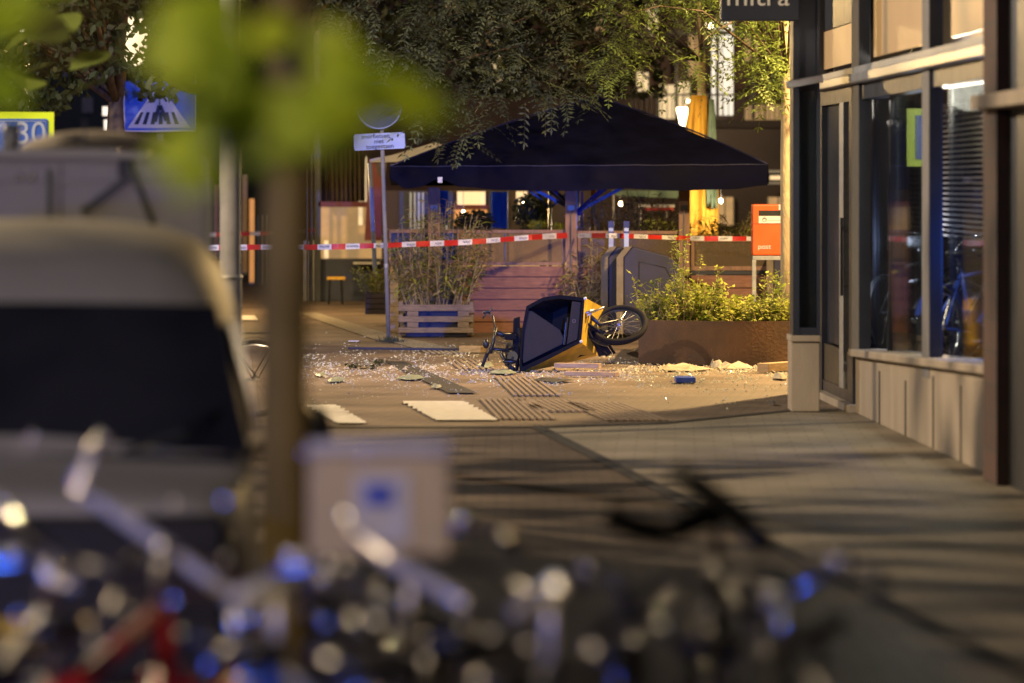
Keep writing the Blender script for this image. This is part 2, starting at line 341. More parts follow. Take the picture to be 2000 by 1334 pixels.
# ---------------------------------------------------------------- glass rubble (uncountable)
shop_edge = 1542
def shardfield(n, dens, size, mname, name, kind='stuff', label=None):
    m = MB(); c = 0
    while c < n:
        px = random.uniform(590, 1545); py = random.uniform(650, 800)
        if random.random() > dens(px, py): continue
        c += 1
        p = G(px, py); s = size*random.choice((.5,.7,.7,1,1,1.5,2.2 if random.random() < .3 else 1))
        a = random.uniform(0, 6.28); h = s*random.uniform(.3, .9); tl = random.uniform(-.5,.5)*s
        q = [p+Vector((math.cos(a+t)*s*random.uniform(.6,1.1), math.sin(a+t)*s*random.uniform(.6,1.1), 0)) for t in (0, 2.1, 4.2)]
        top = p+Vector((tl, tl, h))
        m.add([q[0], q[1], q[2], top], [(0,1,3),(1,2,3),(2,0,3),(2,1,0)])
    o = m.build(name, M[mname]); o['kind'] = kind; o['label'] = label; return o
def dn(px, py):
    a = math.exp(-((py-722)/27.)**2)*(.75 if px < 1000 else 1.)
    if px > 1200: a = math.exp(-((py-728)/19.)**2)*1.3+.18*math.exp(-((py-755)/20.)**2)
    if px < 1000: a += .35*math.exp(-((py-690)/18.)**2)
    if px < 780 and py < 690: a *= .6
    if px > 1245 and py < 716: a = 0
    a += .02
    cl = math.sin(px*.045+py*.13)*math.sin(px*.019-py*.21+1)*.5+.6
    return a*cl*cl*.8
shardfield(5200, dn, .0105, 'shard', 'broken_glass', label='broken glass scattered over the plaza around the fallen cargo bike')
shardfield(1500, lambda px, py: (math.exp(-((py-(720 if px > 1230 else 733))/8.)**2) if px > 1180 else .25*math.exp(-((py-726)/12.)**2)), .02, 'crumb', 'rubble_crumbs', label='pale rubble crumbs along the foot of the steel planter')
def blob(px, py, w, h, name, mname, label, cat, group=None, thick=.02, seed=0):
    rnd = random.Random(seed); p = G(px, py); n = 9; sx = w/2/F*p.y; sy = abs(gY(py-h/2)-gY(py+h/2))/2
    ring = [Vector((p.x+math.cos(t)*sx*rnd.uniform(.6,1.1), p.y+math.sin(t)*sy*rnd.uniform(.6,1.1), .004+rnd.uniform(0,.01))) for t in [2*math.pi*i/n for i in range(n)]]
    mid = [Vector((p.x+(v.x-p.x)*.6, p.y+(v.y-p.y)*.6, thick*rnd.uniform(.5,1.3))) for v in ring]
    m = MB(); m.loft([ring, mid]); o = m.build(name, M[mname]); return tag(o, label, cat, group)
for i, (x, y, w, h, wh) in enumerate(((656,744,44,7,'left end of the glass field behind the tree trunk'),(627,733,26,6,'beside the tree trunk'),(803,738,52,12,'next to the dark strip'),
    (950,716,40,8,'under the handlebar of the tipped cargo bike'),(985,728,60,9,'just left of the tipped cargo bike box'),(852,757,24,4,'below the dark strip towards the crossing'),(1080,744,84,8,'in front of the tipped cargo bike'))):
    blob(x, y, w, h, 'glass_sheet', 'sheetglass' if i != 6 else 'gutter', ('crumpled shattered glass sheet ' if i != 6 else 'dark torn sheet of shattered glass ')+wh, 'glass sheet', 'crumpled glass sheets on the ground', .03, i)
for i, (x, y, w, h, wh) in enumerate(((690,719,30,8,'near the tree trunk'),(722,722,22,8,'left of the dark strip'),(738,712,20,7,'above the dark strip'))):
    m = MB(); rnd = random.Random(i); p = G(x, y)
    for k in range(70):
        c = p+Vector((rnd.gauss(0,.04), rnd.gauss(0,.12), rnd.uniform(.0,.05))); d = Vector((rnd.uniform(-1,1), rnd.uniform(-1,1), rnd.uniform(-.3,.6)))*.03
        e = Vector((-d.y, d.x, rnd.uniform(-.3,.3)*.03))*.5
        m.add([c-d, c+e, c+d, c-e], [(0,1,2,3)])
    tag(m.build('leaf_clump', M['leafdark']), 'torn clump of dark green leaves on the plaza '+wh, 'leaf clump', 'leaf clumps on the plaza')
m = MB(); p = G(762, 668)
for k in range(150):
    r = random.gauss(0,.07); c = p+Vector((r, random.gauss(-.05,.1), 0)); h = random.uniform(.02,.1)
    m.add([c, c+Vector((.012,0,0)), c+Vector((random.uniform(-.07,.07),0,h))], [(0,1,2)])
tag(m.build('weed_tuft', M['leafdark']), 'small dark weed tuft at the foot of the leaning sign post', 'weed')
def plank(a, b, w, h, name, mn, label, cat, z=0, group=None):
    A = G(*a); B = G(*b); up = Vector((0,0,h/2+.004+z)); o = MB().bar(A+up, B+up, w, h).build(name, M[mn], bevel=.004); return tag(o, label, cat, group)
plank((681,683),(903,686), .05, .03, 'metal_bar', 'navy', 'long thin blue metal bar lying on the plaza in front of the sign post', 'bar')
plank((902,688),(944,689), .12, .075, 'wood_block', 'palewood', 'short yellowish wood block at the end of the long thin bar', 'wood block')
plank((1105,734),(1205,736), .10, .045, 'wood_plank', 'palewood', 'lowest pale plank in front of the yellow cargo box', 'plank', group='loose planks by the cargo bike')
plank((1085,728),(1172,729), .12, .05, 'wood_plank', 'palewood', 'broken plank lying on top of another under the yellow box', 'plank', .05, 'loose planks by the cargo bike')
plank((1120,716),(1180,706), .10, .03, 'wood_plank', 'palewood', 'slanted splinter of plank propped under the yellow box corner', 'plank', .08, 'loose planks by the cargo bike')
plank((1490,727),(1560,722), .14, .09, 'wood_plank', 'palewood', 'thick pale timber beside the shop corner', 'plank')
tag(MB().hexa([G(1222,690), G(1252,700), G(1252,690), G(1230,684), P(1240,686,53)+Vector((0,0,0)), P(1252,690,52.6), P(1253,676,53.4), P(1246,678,53.6)]).build('broken_board', M['darkwood']), 'dark broken board leaning at the left end of the steel planter', 'board')
o = MB().box(G(1320,748), G(1357,746)+Vector((0,.15,.055))).build('blue_block', M['bluepaint_bluelit'], bevel=.01); tag(o, 'small blue plastic block on the pavement before the steel planter', 'block')
o = MB().box(G(680,667), G(701,667)+Vector((0,.12,.01))).build('paper', M['white']); tag(o, 'white scrap of paper left of the sign post', 'paper')
blob(1508, 789, 14, 4, 'stone', 'gutter', 'small dark stone on the pavement near the shop corner', 'stone', None, .03, 4)
for i, (x, y, w, h, s_) in enumerate(((1330,716,120,8,'widest pale'),(1440,713,90,8,'middle pale'),(1400,709,26,10,'small upright'),(1520,733,34,7,'last pale'))):
    blob(x, y+6, w, h, 'rubble_heap', 'crumb', s_+' heap of rubble '+('beside the timber at the shop corner' if i == 3 else 'along the planter front'), 'rubble heap', 'rubble heaps at the planter', .06, 20+i)

# ================================================================ SHOP BUILDING (right)
FA, FB, FY0 = 3.018, .0307, 40.8
def fpt(px, z, out=0.0):
    k = (px-1000)/F; Y = (FA+FB*FY0)/(k+FB); X = FA-FB*(Y-FY0)
    return Vector((X-out, Y-out*FB, z))
def fbox(m, p0, p1, z0, z1, o0, o1):
    z0 = z0 if isinstance(z0, tuple) else (z0, z0); z1 = z1 if isinstance(z1, tuple) else (z1, z1)
    return m.hexa([fpt(p0,z0[0],o1), fpt(p1,z0[1],o1), fpt(p1,z0[1],o0), fpt(p0,z0[0],o0), fpt(p0,z1[0],o1), fpt(p1,z1[1],o1), fpt(p1,z1[1],o0), fpt(p0,z1[0],o0)])
shop = thing('shop_building', (3.1, 40.8, 0), 'dark framed corner shop with tall windows and grey concrete base', 'building')
m = MB(); fbox(m, 1671, 1968, 0, (.49,.71), -.3, .0); m.build('plinth', M['plinth'], shop)
for x in (1717, 1768, 1822, 1876, 1930): m = MB(); fbox(m, x, x+2.2, 0, (.44 if x < 1800 else .55), -.01, .006); m.build('plinth_joint', M['gutter'], shop)
m = MB(); fbox(m, 1672, 1968, (.495,.715), (.56,.78), -.3, .07); m.build('window_sill', M['plinth'], shop, bevel=.01)
# pier at corner (camera facing)
cy = 41.1; s_ = cy/F
def cb(m, x0, x1, ya, yb, d0, d1):   # box facing the camera at depth cy+d
    a = P(x0, yb, cy); b = P(x1, ya, cy); return m.box((a.x, cy+d0, max(0, a.z)), (b.x, cy+d1, b.z))
m = MB(); cb(m, 1545, 1601, 668, 810, 0, .5); m.build('pier_base', M['plinth'], shop, bevel=.01)
m = MB(); cb(m, 1543, 1603, 655, 667.5, -.03, .52); m.build('sill', M['plinth'], shop, bevel=.01)
m = MB(); cb(m, 1549, 1561, -60, 654.5, 0, .12); cb(m, 1595, 1601, -60, 654.5, 0, .12); cb(m, 1561.2, 1594.8, 640, 654.5, .01, .11); cb(m, 1549, 1556, -60, 654, .13, .5)
m.build('corner_frame', M['navyframe'], shop)
m = MB(); cb(m, 1556.2, 1601, -60, 654, .5, .56); m.build('corner_backing', M['black'], shop)
m = MB(); m.box((2.73, 44.85, 0), (7, 45, 4.6)); m.build('rear_wall', M['black'], shop)
m = MB(); m.box((3.35, 31.5, .03), (5.2, 44.1, .5)); m.build('standin_platform', M['darkwall'], shop)  # added step lifts the stand-in bicycles to their reflected height
m = MB(); cb(m, 1561.2, 1594.8, 178, 640, .05, .06); m.build('corner_pane', M['shopglass'], shop)
m = MB(); cb(m, 1561.2, 1594.8, -60, 160, .05, .09); m.build('upper_panel', M['navyframe'], shop)
# transom rail
m = MB(); fbox(m, 1603, 1946, 2.88, 2.965, -.14, .07); m.build('transom_rail', M['alu'], shop, bevel=.01)
m = MB(); m.bar(P(1537,166,40.95), P(1606,153,40.98), .12, .07); m.build('rail_return', M['alu'], shop, bevel=.01)
m = MB(); fbox(m, 1603, 1946, 2.966, 3.02, -.14, .05); m.build('rail_cap', M['galv'], shop)
# mullions
for x0, x1 in ((1664, 1678), (1802, 1816), (1942, 1949)):
    for z0, z1, nm in ((.52, 2.875, 'mullion'), (3.03, 4.2, 'upper_mullion')):
        m = MB(); fbox(m, x0, x1, z0, z1, -.10, .0); mo = m.build(nm, M['navyframe'], shop)
        m = MB(); fbox(m, x0+.3, x1-.3, z0, z1, .0, .006); m.build('lit_edge_strip', M['pole'], mo)  # paler strip puts the lamplit street face of the mullion into the colour
m = MB(); fbox(m, 1676, 1944, 2.74, 2.875, -.16, -.02); m.build('window_head', M['navyframe'], shop)
m = MB(); fbox(m, 1676, 1805, (.58,.66), 2.73, -.14, -.125); m.build('window_pane', M['shopglass'], shop)
m = MB(); fbox(m, 1820, 1943, (.66,.76), 2.73, -.14, -.125); m.build('window_pane', M['shopglass'], shop)
# film panels above rail
for x0, x1, zt, wd in ((1584, 1662, 3.46, ''), (1684, 1804, 3.9, ''), (1832, 1943, 3.9, '')):
    m = MB(); fbox(m, x0, x1, 3.1, zt, -.12, -.10); m.build('window_film', M['film'], shop)
m = MB(); fbox(m, 1562, 1664, 3.47, 4.2, -.14, -.10); m.build('upper_panel', M['navyframe'], shop)
m = MB(); fbox(m, 1556, 1950, 3.03, 4.4, -.5, -.4); m.build('back_panel', M['navyframe'], shop)
fd = Vector((FB, -1, 0)).normalized()
def ftext(px, z, s, size, mn, rot=0, out=-.11, xs=1.):
    c = fpt(px, z, out); n = Vector((-1, -FB, 0)).normalized(); return text('lettering', s, size, M[mn], shop, facing(c, n, rot), xs=xs)
ftext(1628, 3.38, 'mitra', .14, 'filmtext', 0, xs=2.2, out=-.118); ftext(1757, 3.62, 'slijterij', .22, 'filmtext', xs=1.7); ftext(1903, 3.73, 'mitra', .18, 'filmtext', xs=1.8)
# door
m = MB(); fbox(m, 1598, 1663, 2.74, 2.875, -.10, -.01); fbox(m, 1598, 1603, .04, 2.74, -.10, -.01); fbox(m, 1656, 1663.5, .04, 2.74, -.10, -.01); fbox(m, 1603, 1656, .06, .16, -.09, -.02); m.build('door_frame', M['navyframe'], shop)
m = MB(); fbox(m, 1638, 1646, .16, 2.74, -.09, -.005); m.build('door_stile', M['galv'], shop)
m = MB(); fbox(m, 1603, 1656, .52, 2.74, -.07, -.06); m.build('door_pane', M['doorglass'], shop)
m = MB(); fbox(m, 1603, 1638, .161, .5, -.07, -.03); fbox(m, 1646.5, 1655.5, .161, .5, -.07, -.03); m.build('door_panel', M['darkmetal'], shop)
m = MB(); fbox(m, 1603, 1669, -.01, .055, -.12, .05); m.build('door_threshold', M['plinth'], shop)
m = MB(); m.tube([fpt(1650, 1.0, .03), fpt(1650, 1.7, .03)], .015); m.tube([fpt(1650,1.1,-.02), fpt(1650,1.1,.03)], .01); m.tube([fpt(1650,1.6,-.02), fpt(1650,1.6,.03)], .01); m.build('door_handle', M['alu'], shop)
# brick pier
m = MB(); fbox(m, 1949, 1976, 0, 4.4, -.6, .10); m.build('brick_pier', M['brickpier'], shop)
m = MB(); fbox(m, 1977, 2120, 0, 4.4, -.6, .02); m.build('side_wall', M['black'], shop)
m = MB(); fbox(m, 1952, 2120, 2.5, 2.6, .03, .2); m.build('ledge', M['plinth'], shop, bevel=.01)
# interior: back wall, floor, ceiling
m = MB(); m.box((6.2, 30, 0), (6.4, 46, 4.4)); m.box((3.4, 30, -.01), (6.2, 46, .03)); m.box((3.6, 30, 4.3), (6.2, 46, 4.4)); m.box((3.05, 44.2, .0), (6.2, 44.35, 4.4))
m.box((3.75, 30.2, 0), (6.2, 30.3, 4.4)); m.box((2.5, 41.2, 4.3), (6.2, 44.3, 4.4))
m.build('inner_wall', M['ledwall'], shop)
# shutter slats seen through glass
m = MB()
for i in range(26): z = 1.55+i*.045; m.box((3.75, 31, z), (3.77, 44, z+.022))
m.build('blind', M['greywood'], shop)
lamp('interior_fill', 'POINT', (3.55, 36.5, 2.82), 300, (1,.86,.62), .25, parent=shop)  # added lamp without a fixture, brightens the stand-in bicycles
lamp('window_fill', 'POINT', (3.42, 40.9, 1.5), 30, (.8,.85,1), .05, parent=shop)  # added lamp for the bicycle in the first window
lamp('window_fill', 'POINT', (3.75, 34.5, 1.5), 45, (.05,.2,1), .05, parent=shop)  # added blue lamp, tints the stand-in bicycles

# blade sign
sg = thing('shop_sign', P(1483, 0, 41), 'dark projecting shop sign box high on the shop corner', 'sign')
m = MB(); a = P(1407, 41, 41.0); b = P(1561, -75, 41.0); m.box((a.x, 40.95, a.z), (b.x, 41.09, b.z)); m.build('sign_box', M['navyframe'], sg, bevel=.01)
text('lettering', 'mitra', .235, M['signwhite'], sg, facing(P(1480, -5, 40.945)), .006, xs=1.12)

# street sign & lantern put behind the glass to stand in for reflections
t = thing('framed_sign', fpt(1790, 1.5, -.5), 'blue sign with fluorescent yellow border standing in for a reflection in the first shop window', 'sign')
c = Vector((3.55, 37.5, 0))
def wp(px, py, Xp): k = (px-1000)/F; Y = Xp/k; return P(px, py, Y)
m = MB(); a = wp(1770, 325, 3.3); b = wp(1822, 212, 3.3)
n_ = Vector((0,-1,0))
def flat(m, x0, x1, y0, y1, Y, th=.02):
    a = P(x0, y1, Y); b = P(x1, y0, Y); return m.box((a.x, Y, a.z), (b.x, Y+th, b.z))
flat(MB(), 1771, 1828, 212, 325, 39.6).build('border', M['fluo'], t)
flat(MB(), 1788, 1824, 225, 311, 39.57, .02).build('face', M['signblue'], t)
m = MB(); m.torus(P(1818, 262, 39.56), (0,1,0), .07, .008, 20, 6); m.build('numeral', M['signpale'], t)
MB().tube([P(1800, 330, 39.7), P(1800, 780, 39.7)], .02).build('pole', M['darkmetal'], t, True)
t = thing('lantern', P(1752, 760, 39.4), 'copper wire lantern on a dark post standing in for a reflection in the first shop window', 'lantern')
m = MB()
for s_ in (-1,-.35,.35,1):
    m.tube([P(1752+s_*8, 182, 39.4), P(1752+s_*27, 152, 39.4+.05*s_), P(1752+s_*25, 142, 39.4), P(1752+s_*10, 136, 39.4)], .007, 6)
m.build('cage', mat('copper', (.6,.3,.18), .3, .9), t)
MB().lathe(P(1752, 180, 39.4), (0,0,1), [(.02,0),(.03,.12),(.02,.18)], 10).build('bulb', mat('bulb', (.6,.35,.2), .4, emit=(1,.5,.25), es=.5), t, True)
MB().lathe(P(1752, 182, 39.4), (0,0,-1), [(.05,0),(.07,.05),(.06,.22),(.09,.24),(.07,.3),(.055,1.1),(.09,2.3)], 12).build('post', M['navyframe'], t, True)

# ================================================================ BICYCLE
def bicycle(frame_m, name='bicycle', seatc='blackplastic', barc='chrome', rack=True):
    t = thing(name, (0,0,0), 'x', 'bicycle')
    r = .335; wb = 1.08; A = Vector((-.48,0,r)); B = Vector((.60,0,r)); bb = Vector((0,0,.28)); seat = Vector((-.16,0,.78)); hd = Vector((.36,0,.80)); hl = Vector((.41,0,.62))
    MB().tube([bb, seat], .017).tube([bb, hl], .02).tube([seat*.93+bb*.07, hd], .016).tube([hd, hl], .019).tube([bb, A], .011).tube([seat, A+Vector((0,.05,0))], .009).tube([seat, A+Vector((0,-.05,0))], .009).build('frame', M[frame_m], t, True)
    MB().tube([hl, hl+Vector((.04,.05,-.03)), B+Vector((0,.055,0))], .012).tube([hl, hl+Vector((.04,-.05,-.03)), B+Vector((0,-.055,0))], .012).build('fork', M[frame_m], t, True)
    for c in (A, B):
        w = MB().torus(c, (0,1,0), r-.018, .018, 28, 6).build('wheel', M['rubber'], t, True)
        MB().torus(c, (0,1,0), r-.045, .010, 28, 5).build('rim', M['chrome'], w, True)
        s = MB()
        for k in range(18):
            q = k*math.pi/9; s.tube([c+Vector((0,.02*(-1)**k,0)), c+Vector((math.cos(q)*(r-.05), 0, math.sin(q)*(r-.05)))], .0018, 3)
        s.tube([c+Vector((0,-.05,0)), c+Vector((0,.05,0))], .022).build('spokes', M['chrome'], w)
        f = MB(); pts = [c+Vector((math.cos(q)*(r+.02), 0, math.sin(q)*(r+.02))) for q in [R(10)+R(17)*k for k in range(10)]]
        for i in range(9): f.bar(pts[i], pts[i+1], .05, .004)
        f.build('mudguard', M[frame_m], t)
    h0 = Vector((.33,0,1.0))
    m = MB().tube([hd, h0], .013); m.tube([h0+Vector((-.18,-.30,.02)), h0+Vector((-.06,-.27,.06)), h0+Vector((.05,-.12,.05)), h0+Vector((.06,0,.0)), h0+Vector((.05,.12,.05)), h0+Vector((-.06,.27,.06)), h0+Vector((-.18,.30,.02))], .0115)
    hb = m.build('handlebar', M[barc], t, True)
    for s in (-1,1):
        MB().tube([h0+Vector((-.2,.302*s,.013)), h0+Vector((-.08,.275*s,.055))], .017).build('grip', M['blackplastic'], hb, True)
        MB().tube([h0+Vector((-.05,.24*s,.06)), h0+Vector((-.02,.27*s,.02)), h0+Vector((-.13,.30*s,-.02))], .006, 6).build('brake_lever', M['chrome'], hb, True)
    MB().lathe(h0+Vector((.0,-.16,.07)), (0,0,1), [(.028,0),(.03,.012),(.022,.026),(.008,.033),(0,.034)], 12).build('bell', M['chrome'], hb, True)
    MB().lathe(hl+Vector((.06,0,.08)), (1,0,0), [(.012,-.05),(.035,-.03),(.04,0),(.036,.01),(0,.014)], 12).build('headlight', M['chrome'], t, True)
    MB().loft([[Vector((-.33+dx, w*math.cos(q), .93+hh*math.sin(q)+zz)) for q in [R(30)*k for k in range(12)]] for dx, w, hh, zz in ((0,.05,.02,.01),(.05,.085,.035,0),(.13,.08,.035,0),(.2,.035,.025,.0),(.29,.02,.018,.0),(.31,.008,.008,0))]).build('saddle', M[seatc], t, True)
    MB().tube([seat, Vector((-.2,0,.91))], .013).build('seat_post', M['chrome'], t, True)
    if rack:
        m = MB()
        for y in (-.06,0,.06): m.tube([(-.25,y,.72),(-.72,y,.73)], .006, 6)
        for y in (-.06,.06): m.tube([(-.7,y,.73),(-.48,y,.34)], .005, 6)
        m.build('rack', M['darkmetal'], t)
    MB().lathe((0,-.04,.28), (0,1,0), [(.09,-.004),(.09,.004)], 20).tube([(0,-.05,.28),(.12,-.055,.16)], .01).tube([(0,.05,.28),(-.12,.055,.4)], .01).box((.07,-.15,.15),(.17,-.06,.17)).box((-.17,.06,.39),(-.07,.15,.41)).build('crank', M['darkmetal'], t)
    return t
B_ = {k: bicycle(k) for k in ('black', 'red', 'galv', 'bluepaint_bluelit')}
used = {}
bikes = []
def place(kind, x, y, rz, label, group='bicycles parked in the foreground', lean=4, z=0):
    t = B_[kind] if kind not in used else copy_tree(B_[kind]); used[kind] = 1
    t.location = (x, y, z); t.rotation_euler = (R(lean), 0, R(rz)); tag(t, label, 'bicycle', group)
    ORG[t.name] = Vector((x, y, z)); bikes.append(t); return t
fgp = [('red', -.90, 11.4, 84, 13, 'bicycle with a red fork and pale curved handlebar in front of the van'),
 ('galv', -.50, 11.0, 97, -8, 'grey bicycle with bright chrome handlebar below the tree trunk'),
 ('black', -.16, 11.2, 75, 6, 'black bicycle just left of the middle at the bottom edge'),
 ('bluepaint_bluelit', -1.22, 11.2, 100, -6, 'blue bicycle at the bottom left corner'),
 ('black', .62, 11.0, 70, -5, 'black bicycle lowest at the bottom right of the cluster'),
 ('black', -.34, 12.6, 92, 3, 'black bicycle carrying the cream crate on its front')]
for k, x, y, rz, ln, lb in fgp: place(k, x, y, rz, lb, lean=ln)
bo = thing('standin', (P(620,0,18).x, 18, 0), 'black round topped bollard put in for a blurred saddle just right of the near tree trunk', 'standin')  # black post put in for a blurred dark saddle
q = Vector((P(620,0,18).x, 18, 0)); MB().lathe(q, (0,0,1), [(.055,0),(.055,1.0),(.05,1.08),(.035,1.13),(0,1.15)], 20).build('post', M['blackplastic'], bo, True)
MB().lathe(q, (0,0,1), [(.057,.82),(.057,.9)], 20).build('band', M['galv'], bo, True)
place('black', -2.66, 40.2, 160, 'bicycle whose rear wheel shows at the foot of the grey pole beside the van', None, 3)
for k, x, y, rz, lb in (('galv', 3.62, 42.6, 58, 'bicycle standing in for a reflection in the first shop window'), ('bluepaint_bluelit', 3.78, 38.4, 52, 'blue bicycle standing in for a reflection in the second shop window'), ('black', 3.7, 40.3, 60, 'dark bicycle standing in for a reflection behind the mullion between the shop windows'), ('galv', 4.2, 39.6, 30, 'grey bicycle standing in for a reflection at the back of the second shop window')):
    place(k, x, y, rz, lb, 'bicycles standing in for shop window reflections', 0, .5)  # solid bicycles behind the glass take the place of reflected ones
# custom handlebars that stand clear of the cluster
def custom_bike(H, hd, fm, bars, label, bm='chrome', r=.013, seat=True):
    H = Vector(H); d = Vector((math.cos(R(hd)), math.sin(R(hd)), 0)); t = thing('bicycle', (H.x, H.y, 0), label, 'bicycle', 'bicycles parked in the foreground')
    z = lambda v, zz: Vector((v.x, v.y, zz)); s = Vector((-d.y, d.x, 0))
    fh = z(H+d*.16, .335); bbk = z(H-d*.45, .28); st = z(H-d*.62, .80); rh = z(H-d*.95, .335); ht = z(H, max(.84, H.z-.17)); hl = z(H+d*.04, ht.z-.16)
    MB().tube([bbk, hl], .024).tube([ht, hl], .026).tube([bbk, st], .018).tube([st, rh+s*.04], .01).tube([st, rh-s*.04], .01).tube([bbk, rh], .012).tube([z(st.lerp(bbk,.05),.76), ht], .022).build('frame', M[fm], t, True)
    MB().tube([ht, hl, hl+s*.05, fh+s*.05], .014).tube([hl, hl-s*.05, fh-s*.05], .014).build('fork', M[fm], t, True)
    m = MB(); m.tube([ht, H], .014)
    for b in bars: m.tube([P(*q) for q in b], r, 10)
    hb = m.build('handlebar', M[bm], t, True)
    for b in bars:
        for e, f in ((b[0], b[1]), (b[-1], b[-2])):
            if len(b) > 2: E = P(*e); f = P(*f); MB().tube([E, E.lerp(f, min(1, .11/(f-E).length))], .018).build('grip', M['blackplastic'], hb, True)
    for c in (fh, rh):
        w = MB().torus(c, s, .318, .018, 28, 6).build('wheel', M['rubber'], t, True); MB().torus(c, s, .29, .01, 28, 5).build('rim', M['chrome'], w, True)
        sp = MB(); up = Vector((0,0,1))
        for k in range(16): sp.tube([c, c+(d*math.cos(k*.3927)+up*math.sin(k*.3927))*.285], .002, 3)
        sp.build('spokes', M['chrome'], w)
    if seat:
        sp_ = z(st, .93); MB().tube([st, sp_], .013).build('seat_post', M['chrome'], t, True); MB().ell(sp_+d*.03, (.12,.075,.04), 14, 8, Matrix.Rotation(R(hd), 3, 'Z')).build('saddle', M['blackplastic'], t, True)
    return t
custom_bike(P(312,1062,11.8), 70, 'red', [[(150,965,12.1),(200,985,12.0),(312,1062,11.8),(455,1165,11.5),(470,1210,11.4)],[(150,960,12.1),(178,890,12.2),(205,850,12.2)]], 'red framed bicycle with a long pale diagonal handlebar in front of the van', 'palebar', .019)
custom_bike(P(540,1150,10.9), 110, 'galv', [[(450,1172,10.8),(520,1152,10.9),(580,1138,11.0),(600,1180,11.2)]], 'bicycle with a short bright straight handlebar below the trunk', 'palebar', r=.02)
custom_bike(P(800,1115,11.3), 75, 'black', [[(690,1040,11.6),(780,1108,11.3),(860,1150,11.1),(915,1185,11.0)]], 'bicycle with a pale handlebar sloping down right under the cream crate', 'palebar', .018)
custom_bike(P(1400,985,13.2), 100, 'black', [[(1325,925,13.5),(1370,955,13.4),(1440,1010,13.1),(1490,1060,13.0)],[(1185,1005,13.0),(1240,1030,13.0),(1300,1042,13.1),(1400,1000,13.2)]], 'dark bicycle whose black handlebar crosses the kerb line at the lower right', 'rimblack', .036)
custom_bike(P(1075,1160,10.6), 80, 'galv', [[(1010,1200,10.5),(1050,1165,10.6),(1130,1150,10.7)]], 'grey bicycle at the bottom centre with a large added glint disc', 'palebar', r=.018)
custom_bike(P(90,1065,11.5), 80, 'black', [[(5,985,11.8),(50,1030,11.6),(90,1065,11.5),(160,1110,11.3),(215,1115,11.2)]], 'black bicycle with a chrome handlebar at the left edge before the van', 'chrome', .016)
custom_bike(P(690,1160,11.0), 100, 'bluepaint_bluelit', [[(600,1205,10.8),(640,1165,10.9),(690,1150,11.0),(750,1170,11.0),(800,1230,10.9)]], 'blue bicycle with a curved chrome handlebar below the crate', 'chrome', .015)
custom_bike(P(1240,1215,11.2), 85, 'black', [[(1150,1265,11.0),(1190,1220,11.1),(1240,1205,11.2),(1300,1225,11.2),(1350,1285,11.1)]], 'black bicycle with a curved chrome handlebar low at the bottom right', 'chrome', .014)
custom_bike(P(1600,1240,11.0), 95, 'black', [[(1490,1310,10.8),(1540,1255,10.9),(1600,1235,11.0),(1650,1212,11.0)]], 'black bicycle farthest right along the bottom edge', 'blackplastic', .02, False)
# cream crate on the bike
ct = thing('bicycle_crate', P(740, 1090, 12.0), 'cream plastic crate with a dark blue label on a bicycle front', 'crate')
def crate_box(px0, px1, py0, py1, Y, d):
    a = P(px0, py1, Y); b = P(px1, py0, Y); m = MB(); th = .012
    m.box((a.x,Y,a.z),(b.x,Y+th,b.z)); m.box((a.x,Y+d-th,a.z),(b.x,Y+d,b.z)); m.box((a.x,Y+th,a.z),(a.x+th,Y+d-th,b.z)); m.box((b.x-th,Y+th,a.z),(b.x,Y+d-th,b.z)); m.box((a.x+th,Y+th,a.z),(b.x-th,Y+d-th,a.z+th)); return m
crate_box(602, 878, 872, 1088, 12.0, .28).build('shell', M['crate'], ct, bevel=.006)
flat(MB(), 692, 800, 925, 1060, 11.99, .006).build('patch', M['offwhite'], ct); flat(MB(), 712, 768, 947, 985, 11.98, .006).build('label', M['bluepaint_bluelit'], ct)
m = MB(); a = P(602, 872, 12.0); b = P(878, 872, 12.0); m.bar(a+Vector((0,-.012,0)), b+Vector((0,-.012,0)), .02, .03); m.build('rim', M['offwhite'], ct)
# added metal discs turned to throw lamp glints at the camera (children of the nearest bicycle)
LW = Vector((-2.7, 4.2, 4.7)); LB = Vector((-3.2, 9.0, 1.7)); CAMP = Vector((0,0,CH))
mm('capwarm', (.8,.78,.74), .22, 1., var=.05)
def cap(px, py, Y, r, src='w'):
    p = P(px, py, Y); L = (LW if src == 'w' else LB)
    n = ((L-p).normalized()+(CAMP-p).normalized()).normalized()
    best = min(bikes[:6], key=lambda b: (b.location.xy-p.xy).length)
    m = MB(); m.lathe(p, n, [(r*.6,-.012),(r,-.01),(r,0),(r*.85,r*.05),(0,r*.08)], 14)
    # bring into the local frame of the bike
    best_m = Matrix.Translation(best.location) @ best.rotation_euler.to_matrix().to_4x4()
    inv = best_m.inverted(); me = bpy.data.meshes.new('glint_disc'); me.from_pydata([tuple(inv @ v) for v in m.v], [], m.f)
    o = bpy.data.objects.new('glint_disc', me); col.objects.link(o); me.materials.append(M['capwarm']); o.parent = best
    me.polygons.foreach_set('use_smooth', [True]*len(me.polygons))
